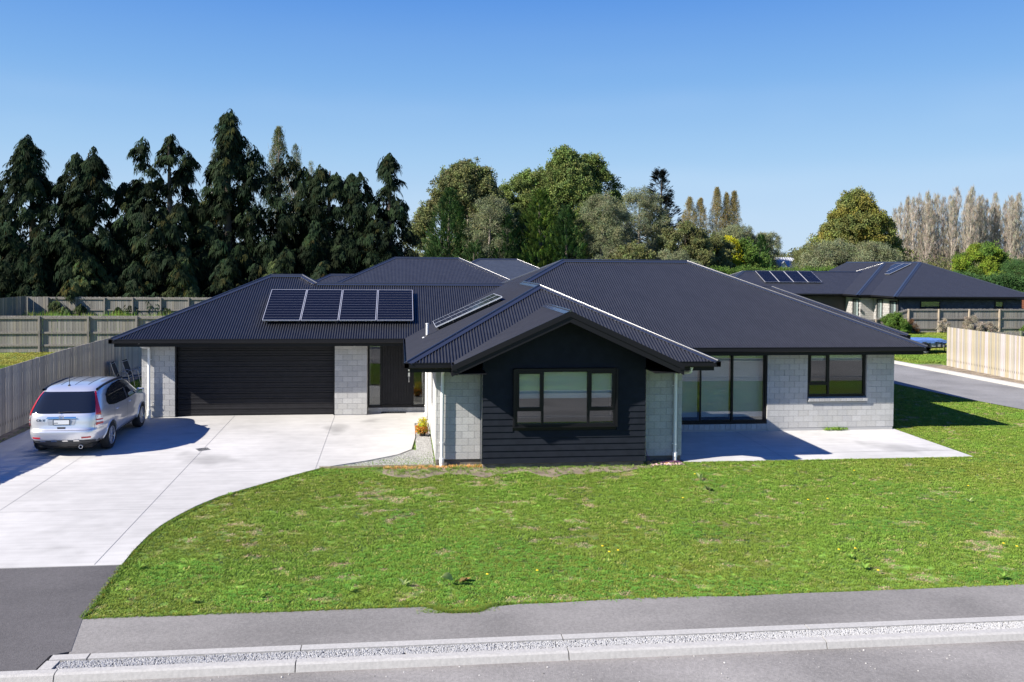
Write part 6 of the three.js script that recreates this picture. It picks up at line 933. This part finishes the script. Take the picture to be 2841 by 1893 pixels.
  for (const x of [-.32, 0.02, .34]) part('roof_groove', tube(range(-.1, 1.35, 8).map((z) => V(x, (() => { let lo = 1.5, hi = 1.685; for (let k = 0; k < 22; k++) { const m = (lo + hi) / 2, [, w, zr, zf, n] = row(m), c = (zr + zf) / 2, L = (zr - zf) / 2; const inside = Math.pow(Math.abs(x) / w, n) + Math.pow(Math.abs(z - c) / L, n) < 1; inside ? lo = m : hi = m; } return lo; })() + .001, z)), .006, 24, 6), seam, car);
  part('bonnet_shell', patch([[-.72, 1.02], [.72, 1.02], [.66, 1.05], [-.66, 1.05]], (x, y, o) => V(x, y, -1.5), .001, 3), paint, car);
  part('windscreen', (() => { const f = (x, y, o) => { const [, w, zr, zf, n] = row(y), c = (zr + zf) / 2, L = (zr - zf) / 2, q = Math.min(.9999, Math.abs(x) / w); return V(x, y, c - (L + o) * Math.pow(1 - Math.pow(q, n), 1 / n)); }; return patch([[-.76, 1.10], [.76, 1.10], [.66, 1.52], [-.66, 1.52]], f, .006); })(), dark, car);
  // wheels: tyre, rim with ten spokes
  const tyreG = new THREE.LatheGeometry([[.225, -.10], [.30, -.112], [.335, -.095], [.345, -.06], [.347, 0], [.345, .06], [.335, .095], [.30, .112], [.225, .10]].map((p) => new THREE.Vector2(...p)), 44).rotateZ(Math.PI / 2);
  const rimG = merge([new THREE.TorusGeometry(.222, .012, 8, 44).rotateY(Math.PI / 2).translate(.095, 0, 0), new THREE.CylinderGeometry(.05, .055, .03, 24).rotateZ(Math.PI / 2).translate(.085, 0, 0), ...range(0, 2 * Math.PI * .9, 9).map((a) => { const q = rbx(.062, .035, -.017, .088, .222, .017, .007, 1); q.rotateX(a); return q; }), new THREE.CylinderGeometry(.215, .215, .17, 40, 1, true).rotateZ(Math.PI / 2)]);
  const alloy = mat('alloy', [.66, .67, .69], { metalness: .85, roughness: .28 });
  for (const [s, z] of [[-1, 1.31], [1, 1.31], [-1, -1.31], [1, -1.31]]) { const w = part('wheel', tyreG, M.rubber, car); w.position.set(s * .795, .347, z); if (s < 0) w.rotation.y = Math.PI; w.name = 'tyre'; const r = part('rim', rimG, alloy, w); part('brake_disc', new THREE.CylinderGeometry(.15, .15, .02, 28).rotateZ(Math.PI / 2).translate(.03, 0, 0), mat('brake_steel', [.16, .16, .17], { metalness: .8, roughness: .5 }), w); }
  part('underbody', [rbx(-.66, .19, -2.0, .66, .34, 2.05, .04), bx(-.62, .20, 1.0, .62, .62, 1.7), bx(-.62, .2, -1.7, .62, .62, -1.0)], M.rubber, car);
}
renderer.render(scene, camera);
